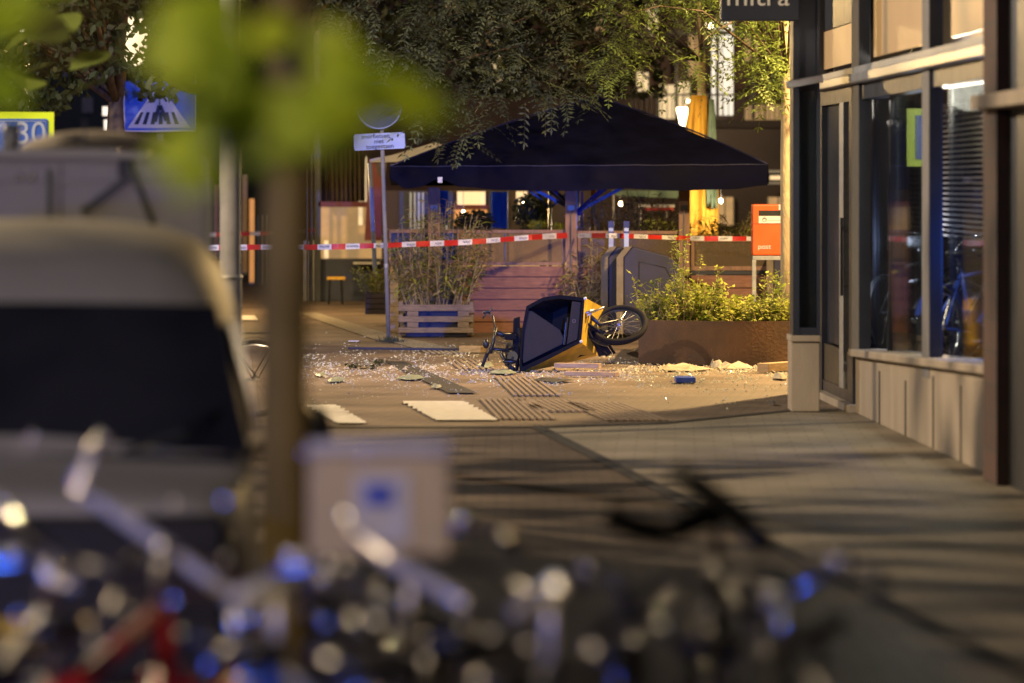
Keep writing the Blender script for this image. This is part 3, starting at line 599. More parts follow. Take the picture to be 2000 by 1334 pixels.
for a in ((312,1066,11.6,.013),(675,1008,11.2,.016),(260,1008,12,.007),(340,982,12,.006),(100,1130,11.3,.012),(122,1140,11.3,.009),(440,1090,11.4,.006),(784,1112,11.3,.011),(858,1146,11.2,.012),(884,1168,11.2,.010),
          (772,1172,11.1,.006),(733,1213,11,.011),(772,1272,10.8,.012),(796,1274,10.8,.012),(905,1225,10.9,.006),(1068,1152,10.6,.022),(1090,1148,10.6,.018),(1022,1196,10.8,.014),(1382,1190,11.2,.007),(1062,1168,10.6,.014),
          (585,1085,11.2,.008),(1085,1145,10.5,.03),(640,1100,11,.009),(705,1248,10.8,.008),(830,1290,10.7,.009),(960,1240,10.8,.008),(1030,1260,10.7,.008),(1400,1240,11,.006),(250,1190,11.2,.007),(180,1250,11.1,.007),(545,1250,10.9,.008),(1215,1245,11,.004),(1435,1290,11,.006),(36,880,11.9,.004)):
    cap(*a, 'w')
for a in ((146,932,11.8,.008),(436,978,11.6,.011),(60,855,12.3,.006),(593,885,11.9,.007),(336,1172,11.2,.010),(493,1284,10.9,.014),(475,1322,10.9,.012),(636,1216,11,.010),(20,1250,11,.010),(34,1200,11.2,.008),(713,890,11.5,.006),(1305,1036,12.8,.006),(1462,1052,12.8,.006),(1640,1212,11,.007),(2,985,11.7,.008)):
    cap(*a, 'b')

# ================================================================ VAN
van = thing('parked_van', (-1.83, 18, 0), 'cream van seen from the front with a black windscreen parked on the left', 'van')
vx = -1.83
def sec(Y, prof):     # prof: list of (halfwidth, z) from bottom to roof centre, mirrored
    L = [Vector((vx+w, Y, z)) for w, z in prof]; return L+[Vector((vx-w, Y, z)) for w, z in prof[::-1]]
secs = [sec(15.05, [(.76,.40),(.80,.48),(.80,.74),(.76,.86),(.68,.92),(.4,.94),(.2,.95)]),
 sec(15.2, [(.82,.32),(.86,.45),(.86,.78),(.82,.92),(.72,.97),(.4,.99),(.2,1.0)]),
 sec(15.9, [(.86,.28),(.90,.5),(.90,.85),(.87,.98),(.78,1.02),(.4,1.04),(.2,1.05)]),
 sec(16.05, [(.86,.28),(.905,.5),(.905,.9),(.90,1.0),(.875,1.045),(.4,1.07),(.2,1.085)]),
 sec(16.75, [(.86,.28),(.91,.5),(.905,1.0),(.885,1.2),(.80,1.51),(.5,1.58),(.2,1.59)]),
 sec(17.1, [(.86,.28),(.91,.5),(.905,1.0),(.88,1.25),(.80,1.62),(.55,1.75),(.2,1.775)]),
 sec(17.6, [(.86,.28),(.91,.5),(.905,1.0),(.875,1.3),(.77,1.73),(.55,1.83),(.2,1.85)]),
 sec(18.6, [(.86,.28),(.91,.5),(.905,1.0),(.88,1.3),(.79,1.75),(.58,1.85),(.2,1.875)]),
 sec(19.8, [(.86,.28),(.90,.5),(.90,1.0),(.88,1.3),(.78,1.73),(.56,1.83),(.2,1.85)])]
m = MB(); m.loft(secs); o = m.build('body', M['vanpaint'], van, True)
ss = o.modifiers.new('sub', 'SUBSURF'); ss.levels = 1; ss.render_levels = 1
def wsp(u, v, off=.012):   # windscreen surface, u -1..1, v 0..1
    w = .885+(.765-.885)*v; y = 16.07+(16.72-16.07)*v; z = 1.065+(1.555-1.065)*v+.012*(1-u*u)
    return Vector((vx+u*w, y-off-.03*(1-u*u), z+off))
m = MB(); nu, nv = 14, 6
g = [wsp(-1+2*i/nu, j/nv) for j in range(nv+1) for i in range(nu+1)]
m.add(g, [(j*(nu+1)+i, j*(nu+1)+i+1, (j+1)*(nu+1)+i+1, (j+1)*(nu+1)+i) for j in range(nv) for i in range(nu)]); m.build('windscreen', M['windscreen'], van, True)
for s in (-1,1):
    m = MB(); m.loft([[Vector((vx+s*.88,16.3,1.05)), Vector((vx+s*.88,16.42,1.05)), Vector((vx+s*.9,16.42,1.09)), Vector((vx+s*.9,16.3,1.09))], [Vector((vx+s*.99,16.25,1.05)), Vector((vx+s*.99,16.38,1.05)), Vector((vx+s*.99,16.38,1.12)), Vector((vx+s*.99,16.25,1.12))]])
    m.ell((vx+s*1.05,16.28,1.12), (.08,.06,.12), 12, 8); m.build('wing_mirror', M['blackplastic'], van, True)
    MB().loft([[Vector((vx+s*.905,16.5,1.12)), Vector((vx+s*.905,17.5,1.12)), Vector((vx+s*.83,17.4,1.5)), Vector((vx+s*.80,16.95,1.5))], [Vector((vx+s*.915,16.5,1.12)), Vector((vx+s*.915,17.5,1.12)), Vector((vx+s*.84,17.4,1.5)), Vector((vx+s*.81,16.95,1.5))]]).build('side_window', M['windscreen'], van)
    MB().ell((vx+s*.62,15.1,.42), (.09,.05,.05), 14, 8).build('fog_lamp', M['alu'], van, True)
    for Y in (15.85, 19.0):
        w = MB().lathe((vx+s*.72,Y,.32), (s,0,0), [(.2,0),(.32,.02),(.32,.17),(.22,.19)], 24).build('wheel', M['rubber'], van, True)
        MB().lathe((vx+s*.72,Y,.32), (s,0,0), [(.2,.18),(.19,.192),(.05,.19),(0,.19)], 20).build('rim', M['alu'], w, True)
m = MB(); m.tube([Vector((vx+.84*u, 15.98-.03*(1-u*u), 1.062)) for u in [-1+k/6 for k in range(13)]], .014, 6); m.build('scuttle', M['blackplastic'], van)
for s_ in (-1, 1): MB().ell((vx+s_*.70, 15.1, .83), (.15,.07,.08), 16, 8).build('headlight', M['alu'], van, True)
MB().box((vx-.26,14.96,.5),(vx+.26,14.985,.61)).build('number_plate', M['yellow'], van)
MB().box((vx-.80,14.99,.40),(vx+.80,15.16,.93)).build('grille_shade', M['blackplastic'], van, bevel=.02)  # black sheet larger than the grille, darkens the nose for the bicycles' shade
m = MB(); m.tube([P(215,880,16.02)+Vector((0,-.08,.0)), P(330,862,16.0)+Vector((0,-.1,.03)), P(410,800,16.3)+Vector((0,-.1,0))], .010, 6); m.build('wiper', M['blackplastic'], van)
van.rotation_euler = (0, 0, R(3.3)); van.location.x -= .07
# ---- grey truck behind the van
tr = thing('parked_truck', (-2.5, 24, 0), 'tall blue grey box truck standing behind the cream van', 'truck')
Yt = 22.0
def tb(m, x0, x1, y0, y1, d0, d1): a = P(x0, y1, Yt); b = P(x1, y0, Yt); return m.box((a.x, Yt+d0, max(0,a.z)), (b.x, Yt+d1, b.z))
m = MB(); a = P(-420, 1000, Yt); b = P(414, 300, Yt); q = -.30; m.hexa([(a.x,Yt,.5),(b.x,Yt,.5),(b.x+q,Yt+4.4,.5),(a.x+q,Yt+4.4,.5),(a.x,Yt,b.z),(b.x,Yt,b.z),(b.x+q,Yt+4.4,b.z),(a.x+q,Yt+4.4,b.z)]); m.build('box_body', M['truckpaint'], tr, bevel=.05)
m = MB(); tb(m, -420, 235, 291, 310, -.03, .05); tb(m, 196, 290, 296, 312, -.035, .03); m.build('roof_edge', M['signwhite'], tr, bevel=.01)
m = MB(); tb(m, 232, 262, 312, 348, -.05, -.002); m.build('hinge', M['navyframe'], tr, bevel=.01)
m = MB(); m.bar(P(160,415,Yt-.04), P(265,335,Yt-.04), .02, .035); m.bar(P(262,345,Yt-.04), P(300,440,Yt-.04), .02, .03); m.build('strut', M['darkmetal'], tr)
m = MB(); tb(m, 405, 415, 312, 900, -.02, -.001); m.build('corner_trim', M['galv'], tr)
m = MB(); tb(m, 118, 121, 320, 980, -.008, -.001); m.build('door_seam', M['black'], tr)
m = MB(); tb(m, -420, 404, 352, 356, -.012, -.001); m.build('panel_rib', M['galv'], tr)
for x in (38, 62): MB().ell(P(x, 345, Yt-.01), (.02,.012,.02), 10, 6).build('marker_light', M['chrome'], tr, True)
m = MB(); m.tube([P(96, 330, Yt-.05), P(96, 760, Yt-.05)], .012, 8); m.build('lock_bar', M['galv'], tr)
for x in (330, 372): MB().lathe(P(x, 560, Yt-.01), (0,-1,0), [(.05,0),(.05,.02),(.03,.03)], 14).build('tail_lamp', M['maroon'], tr)
m = MB(); m.lathe(P(22, 292, Yt+1), (0,0,1), [(.045,0),(.045,.12),(.03,.125)], 16); m.build('vent_pipe', M['galv'], tr, True)
m = MB(); m.ell(P(190, 296, Yt+2.0), (.40,.7,.11), 24, 10); m.build('roof_dome', M['plinth'], tr, True)
m = MB(); m.tube([P(165, 296, Yt+.6), P(165, 236, Yt+.6)], .004, 5); m.build('antenna', M['blackplastic'], tr)
for s in (-1.2, 1.0):
    MB().lathe((-2.6+s*.9, 23, .42), (1,0,0), [(.2,-.12),(.42,-.1),(.42,.12),(.2,.14)], 24).build('wheel', M['rubber'], tr, True)

# ================================================================ POLES AND SIGNS
t = thing('lamp_pole', (( 450-1000)/F*36, 36, 0), 'thick grey steel pole standing behind the van on the left', 'pole')
c = Vector(((450-1000)/F*36, 36, 0))
MB().lathe(c, (0,0,1), [(.088,0),(.088,1.3),(.081,1.31),(.076,7)], 24).build('pole', M['pole'], t, True)
MB().lathe(c, (0,0,1), [(.093,1.27),(.095,1.285),(.093,1.30)], 24).build('collar', M['galv'], t, True)
# leaning sign post
pb = G(759, 667); pt = P(743, 165, pb.y)
t = thing('sign_post', pb, 'leaning blue lit sign post with a white text plate reading niet toegestaan', 'sign')
MB().tube([pb, pt], .027, 14).build('post', M['pole'], t, True)
MB().tube([P(754.5,523,pb.y), P(754,515,pb.y)], .031, 14).build('clamp', M['galv'], t)
Ys = pb.y-.05
def rrect(x0, x1, y0, y1, Y, r, roll=0):
    cx, cy_ = (x0+x1)/2, (y0+y1)/2; out = []
    for (sx, sy, a0) in ((1,-1,-90),(1,1,0),(-1,1,90),(-1,-1,180)):
        for k in range(5):
            a = R(a0+22.5*k); x = cx+sx*((x1-x0)/2-r)+math.cos(a)*r; y = cy_+sy*((y1-y0)/2-r)+math.sin(a)*r
            dx, dy = x-cx, y-cy_; out.append(P(cx+dx*math.cos(roll)-dy*math.sin(roll), cy_+dx*math.sin(roll)+dy*math.cos(roll), Y))
    return out
MB().prism(rrect(690.5, 791, 260, 292, Ys, 4, R(-2.6)), (0,.012,0)).build('text_plate', M['signpale'], t)
for i, (s, x) in enumerate((('snorfietsen', 733), ('niet', 740), ('toegestaan', 742))):
    cpt = P(x, 266+i*10, Ys-.003); text('lettering', s, .078, M['ink'], t, facing(cpt, (0,-1,0), R(2.6)), .001, xs=1.05, bold=.0007)
MB().lathe(P(740, 207, Ys), (0,-1,0), [(.30,0),(.30,.012)], 32).build('round_plate', M['navyframe'], t)
MB().torus(P(740, 207, Ys-.014), (0,1,0), .285, .008, 32, 6).build('plate_border', M['signpale'], t)
# zebra crossing sign on left
Yc = 66; t = thing('crossing_sign', (P(313,0,Yc).x, Yc, 0), 'large square blue pedestrian crossing sign with white triangle behind the tree', 'sign')
flat(MB(), 241, 384, 158, 257, Yc, .03).build('panel', M['signblue'], t); 
m = MB()
for x0, x1, y0, y1 in ((241,243.5,157,258),(381.5,384,140,258),(241,384,255,258)): flat(m, x0, x1, y0, y1, Yc-.02, .02)
m.build('panel_edge', M['signwhite'], t)
MB().prism([P(249,250,Yc-.02), P(372,250,Yc-.02), P(311,162,Yc-.02)], (0,.018,0)).build('triangle', M['signwhite'], t)
m = MB()
for i in range(6):
    x = 266+i*16; m.prism([P(x-4,243,Yc-.03), P(x+4,243,Yc-.03), P(x+ (313-x)*.25+3,219,Yc-.03), P(x+(313-x)*.25-3,219,Yc-.03)], (0,.008,0))
m.build('stripe', M['ink'], t)
# walking figure
m = MB(); Yf = Yc-.04
def cap2(m, x0, y0, x1, y1, w): m.bar(P(x0,y0,Yf), P(x1,y1,Yf), w/F*Yc, .008, (0,1,0)) if False else m.bar(P(x0,y0,Yf), P(x1,y1,Yf), .008, w/F*Yc)
m.ell(P(312,174,Yf), (.04,.006,.045), 12, 6); cap2(m, 312,180,312,208,13); cap2(m, 311,206,303,238,7); cap2(m, 313,206,325,236,7); cap2(m, 309,184,298,200,4.5); cap2(m, 315,184,326,198,4.5); m.build('figure', M['ink'], t)
MB().tube([P(313,262,Yc+.05), (P(313,0,Yc).x, Yc+.05, 0)], .05, 10).build('post', M['pole'], t, True)
# zone sign 30
Yc = 40; t = thing('speed_sign', (P(45,0,Yc).x, Yc, 0), 'blue sign with fluorescent yellow border at the far left above the truck', 'sign')
flat(MB(), -40, 105, 219, 330, Yc, .03).build('border', M['fluo'], t); MB().prism(rrect(-30, 94, 232, 320, Yc-.012, 5), (0,.011,0)).build('face', M['signblue'], t)
m = MB(); m.tube([P(x, y, Yc-.016) for x, y in [(-26,237),(90,237),(90,315),(-26,315),(-26,237)]], .004, 5); m.build('face_line', M['signpale'], t)
text('numeral', '30', .27, M['signpale'], t, facing(P(60, 262, Yc-.02)), .003)
MB().tube([P(20,330,Yc+.05), (P(20,0,Yc).x, Yc+.05, 0)], .03, 10).build('post', M['pole'], t, True)

# ================================================================ CARGO BIKE (tipped over)
Y0 = 50.0
def Q(x, y, d=0.): return P(x, y, Y0+d)
cg = thing('cargo_bike', G(1085, 726), 'yellow and black cargo bike tipped on its side in broken glass', 'cargo bike')
rim = [(1028,598),(1060,581),(1093,576),(1142,581.5),(1139,625),(1135,669),(1075,700),(1015,729),(1014,712),(1018,650)]
inn = [(1033,603),(1062,588),(1093,583.5),(1136,588),(1133,625),(1129,664),(1072,692),(1021,716),(1019,705),(1023,650)]
bot = [(1092,612),(1110,604),(1130,600),(1179,601),(1171,640),(1166,695),(1130,704),(1092,713),(1090,700),(1091,655)]
n = len(rim)
m = MB(); m.loft([[Q(x,y,-.03) for x,y in rim], [Q(x,y,.05) for x,y in rim]], cap=False)
vs = [Q(x,y,-.03) for x,y in rim]+[Q(x,y,-.03) for x,y in inn]+[Q(x,y,.05) for x,y in inn]
m.add(vs, [(i,(i+1)%n,n+(i+1)%n,n+i) for i in range(n)]+[(n+i,n+(i+1)%n,2*n+(i+1)%n,2*n+i) for i in range(n)]); m.build('box_rim', M['rimblack'], cg, bevel=.006)
m = MB()
mid = [((a[0]*.9+b[0]*.1)*1, a[1]*.9+b[1]*.1) for a, b in zip(rim, bot)]
m.loft([[Q(x,y,.05) for x,y in rim], [Q(x*.98+mx*.02+0,y,.1) for (x,y),(mx,_) in zip(mid,bot)], [Q(x,y,.52) for x,y in bot]], cap=False)
m.add([Q(x,y,.52) for x,y in bot], [tuple(range(n))]); m.build('box_shell', M['yellow'], cg)
m = MB(); m.loft([[Q(x,y,.04) for x,y in inn], [Q(x*.985+bx*.015,y,.06) for (x,y),(bx,_) in zip(inn,bot)], [Q(x*.2+bx*.8,y*.2+by*.8,.42) for (x,y),(bx,by) in zip(inn,bot)]], cap=False)
m.add([Q(x*.2+bx*.8,y*.2+by*.8,.42) for (x,y),(bx,by) in zip(inn,bot)], [tuple(range(n))]); m.build('box_lining', M['rimblack'], cg)
mm('cover', (.05,.045,.035), .9, var=.2, bump=.2, bscale=60)
m = MB(); m.prism([Q(1026,606,.0), Q(1040,608,.0), Q(1094,644,.02), Q(1101,660,.02), Q(1099,672,.02), Q(1022,710,.0), Q(1020,700,.0)], (0,.03,0)); m.build('cover', M['cover'], cg, bevel=.008)
m = MB(); m.prism([Q(1117,588,.0), Q(1135,590,.0), Q(1128,663,.0), Q(1106,674,.0), Q(1112,630,.0)], (0,.02,0)); m.build('side_panel', M['cover'], cg, bevel=.008)
m = MB(); m.torus(Q(1121,627,-.01), (0,1,0), .018, .005, 12, 6); m.bar(Q(1117,627,-.01), Q(1125,627,-.01), .006, .006); m.build('emblem', M['binsteel'], cg)
m = MB(); m.bar(Q(1106,630,-.0), Q(1102,673,0.), .02, .02); m.tube([Q(1103,673,-.02), Q(1109,620,-.02)], .01); m.build('handle_rail', M['darkmetal'], cg)
for x, y in ((1143,583),(1135,667)): m = MB(); m.ell(Q(x,y,-.04), (.018,.012,.018), 10, 6); m.build('marker_light', M['white'], cg, True)
# front wheel
wc = Q(1209.5,635,.35); wn_ = Vector((-.12,-.62,.77)).normalized()
sc_ = F/(Y0+.35)
w = MB().torus(wc, wn_, .283, .034, 48, 10).build('wheel', M['rimblack'], cg, True)
MB().torus(wc, wn_, .243, .014, 48, 6).build('rim', M['darkmetal'], w, True)
sp = MB(); ax = wn_.orthogonal().normalized(); bx = wn_.cross(ax)
for k in range(24):
    q = k*math.pi/12; e = wc+(ax*math.cos(q)+bx*math.sin(q))*.24
    sp.tube([wc+wn_*(.035 if k % 2 else -.035), e], .0022, 4)
sp.tube([wc-wn_*.07, wc+wn_*.07], .03, 12).lathe(wc, wn_, [(.055,.02),(.055,.03)], 16)
sp.build('spokes', M['alu'], w)
m = MB(); m.tube([wc+wn_*.07, Q(1172,634,.3), Q(1146,612,.25)], [.014,.022,.03]).tube([wc-wn_*.07, Q(1178,650,.3), Q(1148,636,.25)], [.014,.022,.03]).tube([Q(1146,605,.25), Q(1150,650,.25)], .03); m.build('fork', M['blackplastic'], cg, True)
m = MB(); pts = [wc+(ax*math.cos(q)+bx*math.sin(q))*.335 for q in [2*math.pi*k/24 for k in range(25)]]
pts = sorted([p for p in pts if p.x < wc.x-.08], key=lambda p: p.z)
for i in range(len(pts)-1): m.bar(pts[i], pts[i+1], .07, .006, wn_)
m.build('mudguard', M['darkmetal'], cg)
m = MB(); m.tube([Q(1145,640,.2), Q(1160,668,.25), Q(1186,694,.3), Q(1190,690,.3)], .018).tube([Q(1148,632,.2), Q(1175,650,.3), Q(1200,690,.35)], .016).prism([Q(1147,645,.3), Q(1168,652,.3), Q(1196,690,.3), Q(1170,697,.3)], (0,.1,0)); m.build('lower_frame', M['rimblack'], cg)
m = MB(); m.tube([Q(1142,622,.15), Q(1156,610,.2), Q(1180,600,.2)], .012).tube([Q(1142,612,.1), Q(1160,606,.15)], .02); m.build('brace', M['alu'], cg, True)
# rear part to the left
m = MB(); m.tube([Q(1016,655,.15), Q(985,654,.1), Q(969,650,.05)], .03, 10).tube([Q(1016,675,.15), Q(990,684,.1), Q(956,681,0)], .016).tube([Q(1013,640,.15), Q(1018,700,.15)], .035).tube([Q(1010,700,.1), Q(985,684,.1), Q(978,690,.1), Q(990,712,.1), Q(1005,722,.05)], .02).tube([Q(969,640,.05), Q(965,662,.0), Q(958,690,-.03)], .018); m.build('frame', M['blackplastic'], cg, True)
m = MB(); m.box(Q(985,664,.0), Q(1009,652,.12)).prism([Q(1003,622,.12), Q(1016,618,.12), Q(1014,720,.12), Q(1000,690,.12)], (0,.12,0)); m.build('battery', M['rimblack'], cg, bevel=.012)
m = MB(); m.tube([Q(956,612,.15), Q(963,618,.12), Q(966,636,.08), Q(967,655,.03), Q(963,672,-.03), Q(952,695,-.06)], .011, 8); hb = m.build('handlebar', M['blackplastic'], cg, True)
m = MB(); m.tube([Q(951,690,-.05), Q(942,716,-.08)], .019, 10); m.build('grip', M['rubber'], hb, True)
m = MB(); m.tube([Q(943,622,.15), Q(948,614,.15), Q(960,606,.15), Q(962,600,.15)], .008).tube([Q(944,612,.15), Q(950,608,.15), Q(958,612,.15)], .014); m.tube([Q(951,660,0), Q(953,672,-.02), Q(949,668,-.02)], .009); m.tube([Q(950,690,-.05), Q(955,705,-.06)], .006); m.build('brake_lever', M['darkmetal'], hb, True)
m = MB(); m.ell(Q(949,672,-.02), (.035,.03,.05), 14, 8); m.build('display', M['blackplastic'], hb, True)
m = MB(); m.torus(Q(1000,700,.35), (.93,.3,.15), .16, .022, 36, 8); m.build('rear_wheel', M['rubber'], cg, True)
m = MB()
for k in range(16):
    q = k*math.pi/8; a_ = Vector((.93,.3,.15)).orthogonal().normalized(); b_ = Vector((.93,.3,.15)).normalized().cross(a_)
    m.tube([Q(1000,700,.35), Q(1000,700,.35)+(a_*math.cos(q)+b_*math.sin(q))*.15], .002, 3)
m.build('spokes', M['alu'], cg)
m = MB()
pts = [Q(968,648,.02), Q(976,656,0), Q(985,662,-.03), Q(1000,664,-.02)]; m.tube(pts, .005, 5); pts = [Q(960,640,.02), Q(970,668,-.04), Q(990,672,-.03)]; m.tube(pts, .004, 5); m.build('cable', M['blackplastic'], cg)
m = MB(); m.loft([[Q(972+x,706+math.sin(a)*hh,0)+Vector((0,math.cos(a)*.05,0)) for a in [R(45)*k for k in range(8)]] for x, hh in ((10,2),(16,5),(26,6),(36,3))]); m.build('saddle', M['blackplastic'], cg, True)
MB().lathe(Q(1002,697,.0), (-.3,-1,.1), [(.04,0),(.06,.01),(.06,.02)], 18).tube([Q(1002,697,-.02), Q(992,728,-.05)], .012).build('crank', M['darkmetal'], cg)
# ================================================================ TERRACE
Yf = 62.5
def fl(m, x0, x1, y0, y1, Y=Yf, th=.05): return flat(m, x0, x1, y0, y1, Y, th)
tf = thing('terrace_screen', (P(1000,0,Yf).x, Yf, 0), 'reddish plank terrace screen with glass top left of the underground bins', 'fence')
def planks(x0, x1, y0, y1, n, parent, mn='wood', Y=Yf):
    m = MB()
    for i in range(n): a = y0+(y1-y0)*i/n; b = y0+(y1-y0)*(i+1)/n; fl(m, x0, x1, a+.9, b-.9, Y, .04)
    fl(m, x0+1, x1-1, y0+1, y1-1, Y+.03, .02); m.build('plank_panel', M[mn], parent, bevel=.003)
planks(893, 1104, 519, 651, 6, tf)
m = MB(); fl(m, 893, 1104, 449, 455, Yf-.02, .07); fl(m, 893, 1104, 512, 518, Yf-.02, .07); fl(m, 893, 897, 455.5, 511.5, Yf-.02, .07); fl(m, 1098, 1103.5, 455.5, 511.5, Yf-.02, .07); m.build('rail', M['postwood'], tf)
m = MB(); fl(m, 897, 1098, 455, 512, Yf, .01); m.build('glass_panel', M['screenglass'], tf)
m = MB(); fl(m, 985, 987, 455.5, 511.5, Yf-.012, .01); m.build('glass_joint', M['darkmetal'], tf)
for x0, x1, yt in ((1104, 1127, 352), (1128.5, 1145, 440)):
    pass
def post(x0, x1, y0, y1, Y, mn, label, group='timber posts of the terrace', name='timber_post', cap_=True):
    t = thing(name, (P((x0+x1)/2,0,Y).x, Y, 0), label, 'post', group)
    fl(MB(), x0, x1, y0, y1, Y, .14).build('shaft', M[mn], t, bevel=.006)
    if cap_:
        m = MB(); fl(m, (x0+x1)/2-7, (x0+x1)/2+7, 401, 411, Y-.05, .05); m.build('lamp_box', M['blackplastic'], t)
        m = MB(); m.tube([P((x0+x1)/2, 411, Y-.03), P((x0+x1)/2, 600, Y-.03)], .008, 6); m.build('conduit', M['alu'], t)
post(1104, 1127, 355, 655, Yf-.1, 'postwood', 'timber post in the middle under the blue canopy')
post(1326, 1347, 365, 655, Yf-.1, 'postwood', 'timber post right of the bins beside the folded parasol')
post(836, 859, 366, 520, Yf+.3, 'postwood', 'timber post above the reeds left of the canopy centre')
post(727, 728, 366, 520, Yf+9, 'postwood', 'slim far post behind the sign post', cap_=False)
t2 = thing('terrace_screen', (P(1440,0,Yf).x, Yf, 0), 'terrace screen with glass top behind the orange mailbox', 'fence')
m = MB(); fl(m, 1350, 1545, 466, 472, Yf-.02, .07); fl(m, 1350, 1545, 520, 528, Yf-.02, .07); fl(m, 1350, 1356, 472.5, 519.5, Yf-.02, .07); m.build('rail', M['postwood'], t2)
fl(MB(), 1356, 1545, 472, 520, Yf, .01).build('glass_panel', M['screenglass'], t2); fl(MB(), 1350, 1545, 529, 536, Yf, .04).build('shadow_board', M['navyframe'], t2)
planks(1350, 1545, 537, 640, 4, t2)
t3 = thing('terrace_screen', (P(1240,0,Yf).x, Yf, 0), 'narrow terrace screen half hidden by dry reeds and the blue bins', 'fence')
m = MB(); fl(m, 1128.5, 1325, 451, 457, Yf-.02, .07); fl(m, 1128.5, 1325, 516, 522, Yf-.02, .07); fl(m, 1128.5, 1134, 457.5, 515.5, Yf-.02, .07); m.build('rail', M['postwood'], t3); fl(MB(), 1134, 1325, 457, 516, Yf, .01).build('glass_panel', M['screenglass'], t3); planks(1128.5, 1325, 523, 651, 6, t3, 'wood')
# left pale screen
t4 = thing('terrace_screen', (P(830,0,63).x, 63, 0), 'pale slatted terrace corner screen behind the pallet planter', 'fence')
m = MB()
for i in range(5): fl(m, 762, 778, 520+i*26.5, 545+i*26.5, 62.9, .05)
m.build('end_boards', M['palewood'], t4, bevel=.004)
m = MB(); fl(m, 779, 892, 520, 652, 63.0, .05); m.build('panel', M['greywood'], t4)
m = MB(); fl(m, 760, 892, 448, 455, 63, .06); fl(m, 760, 892, 508, 515, 63, .06); fl(m, 760, 764, 455.5, 507.5, 63, .06)
for x in (776, 800, 826, 850): fl(m, x, x+3, 455.5, 507.5, 63.01, .04)
m.build('rail', M['postwood'], t4)
fl(MB(), 764, 892, 455, 508, 63.08, .02).build('dark_panel', M['navyframe'], t4)
# big canopy
Yp = 64.5; cv = thing('canopy_umbrella', (P(1130,0,Yp).x, Yp, 0), 'huge dark blue square canopy umbrella over the terrace', 'umbrella')
def CP(px, py, Y): return P(px, py, Y)
L, Rr = 762, 1499; yf, yb = 61.6, 67.6
apex = CP(1165, 190, Yp)
zc = CP(0, 326, yf).z
fl0 = Vector((CP(L,0,yf).x, yf, zc)); fr0 = Vector((CP(Rr,0,yf).x, yf, CP(0,322,yf).z)); br0 = Vector((CP(1440,0,yb).x, yb, zc)); bl0 = Vector((CP(800,0,yb).x, yb, zc))
m = MB(); N_ = 22
def panel(m, a, b, c, sag=-.05, n=N_):
    g = []; fs = []
    for j in range(n+1):
        v = j/n
        for i in range(n+1):
            u = i/n; p = (a.lerp(b, u)).lerp(c, v)
            s = math.sin(math.pi*v)*sag*(1-.25*math.sin(math.pi*u)); s2 = math.sin(math.pi*u)*(1-v)*.10
            wr = .012*math.sin(u*38+v*9)*(1-v)+.01*math.sin(u*13-v*21)
            g.append(p+Vector((0,0,-s-s2*0.0+wr)))
    for j in range(n):
        for i in range(n): fs.append((j*(n+1)+i, j*(n+1)+i+1, (j+1)*(n+1)+i+1, (j+1)*(n+1)+i))
    m.add(g, fs)
panel(m, fl0, fr0, apex); panel(m, fr0, br0, apex); panel(m, br0, bl0, apex); panel(m, bl0, fl0, apex)
m.build('cloth', M['canopyfab'], cv, True)
m = MB()
def valance(m, a, b, drop, sc=6, n=80, scallop=.05, out=(0,-1,0)):
    g = []; out = Vector(out)
    for i in range(n+1):
        u = i/n; p = a.lerp(b, u); d = drop(u)
        w = .02*math.sin(u*sc*6.28)+.012*math.sin(u*37)
        g += [p+out*.005, p+Vector((0,0,-d*.5))+out*(.02+w), p+Vector((0,0,-d))+out*(.0+w*1.6)]
    m.add(g, [(i*3+k, (i+1)*3+k, (i+1)*3+k+1, i*3+k+1) for i in range(n) for k in (0,1)])
DP = [(0,.16),(.04,.29),(.075,.27),(.13,.165),(.19,.27),(.3,.315),(.5,.33),(.62,.30),(.75,.335),(.9,.32),(1,.27)]
def dropf(u):
    for i in range(len(DP)-1):
        if u <= DP[i+1][0]+1e-6: q_ = (u-DP[i][0])/(DP[i+1][0]-DP[i][0]); q_ = q_*q_*(3-2*q_); return DP[i][1]+(DP[i+1][1]-DP[i][1])*q_
    return .27
valance(m, fl0, fr0, dropf, 3)
valance(m, fr0, br0, lambda u: .25, 2, out=(1,0,0)); valance(m, bl0, fl0, lambda u: .24, 2, out=(-1,0,0)); valance(m, br0, bl0, lambda u: .25, 3, out=(0,1,0))
m.build('valance', M['canopyfab'], cv, True)
m = MB()
for q_ in (fl0, fr0, br0, bl0): m.tube([q_+(apex-q_)*t_+Vector((0,0,.05*math.sin(math.pi*t_)+.012)) for t_ in [k/12 for k in range(13)]], .012, 6)
m.tube([fl0+(fr0-fl0)*(k/20)+Vector((0,-.01,.005+.004*math.sin(k*2.1))) for k in range(21)], .009, 5)
m.build('seam', M['navy'], cv, True)
fl(MB(), 855, 864, 346, 357, yf-.14, .01).build('care_tag', M['white'], cv)
pc = Vector((CP(1127,0,Yp).x, Yp, 0))
MB().tube([pc, (pc.x, pc.y, 3.0)], .035, 14).build('pole', M['alu'], cv, True)
MB().lathe((pc.x,pc.y,1.62), (0,0,1), [(.05,-.05),(.06,0),(.05,.05)], 14).tube([(pc.x+.07,pc.y,1.2),(pc.x+.07,pc.y,1.9)], .012).build('runner', M['bluepaint_bluelit'], cv, True)  # blue colour carries the blue light falling on the runner
for x, y, z in ((-.52,-.9,2.1),(.52,-.9,2.1),(.60,.9,2.1),(-.60,.9,2.1),(-1.0,0,2.15),(1.0,0,2.15)):
    MB().bar((pc.x,pc.y,1.62), (pc.x+x,pc.y+y,z), .03, .045).build('strut', M['bluepaint_bluelit'], cv)  # struts coloured blue for the blue light on them
MB().box((pc.x-.4,pc.y-.4,0),(pc.x+.4,pc.y+.4,.09)).build('base', M['darkmetal'], cv, bevel=.02)
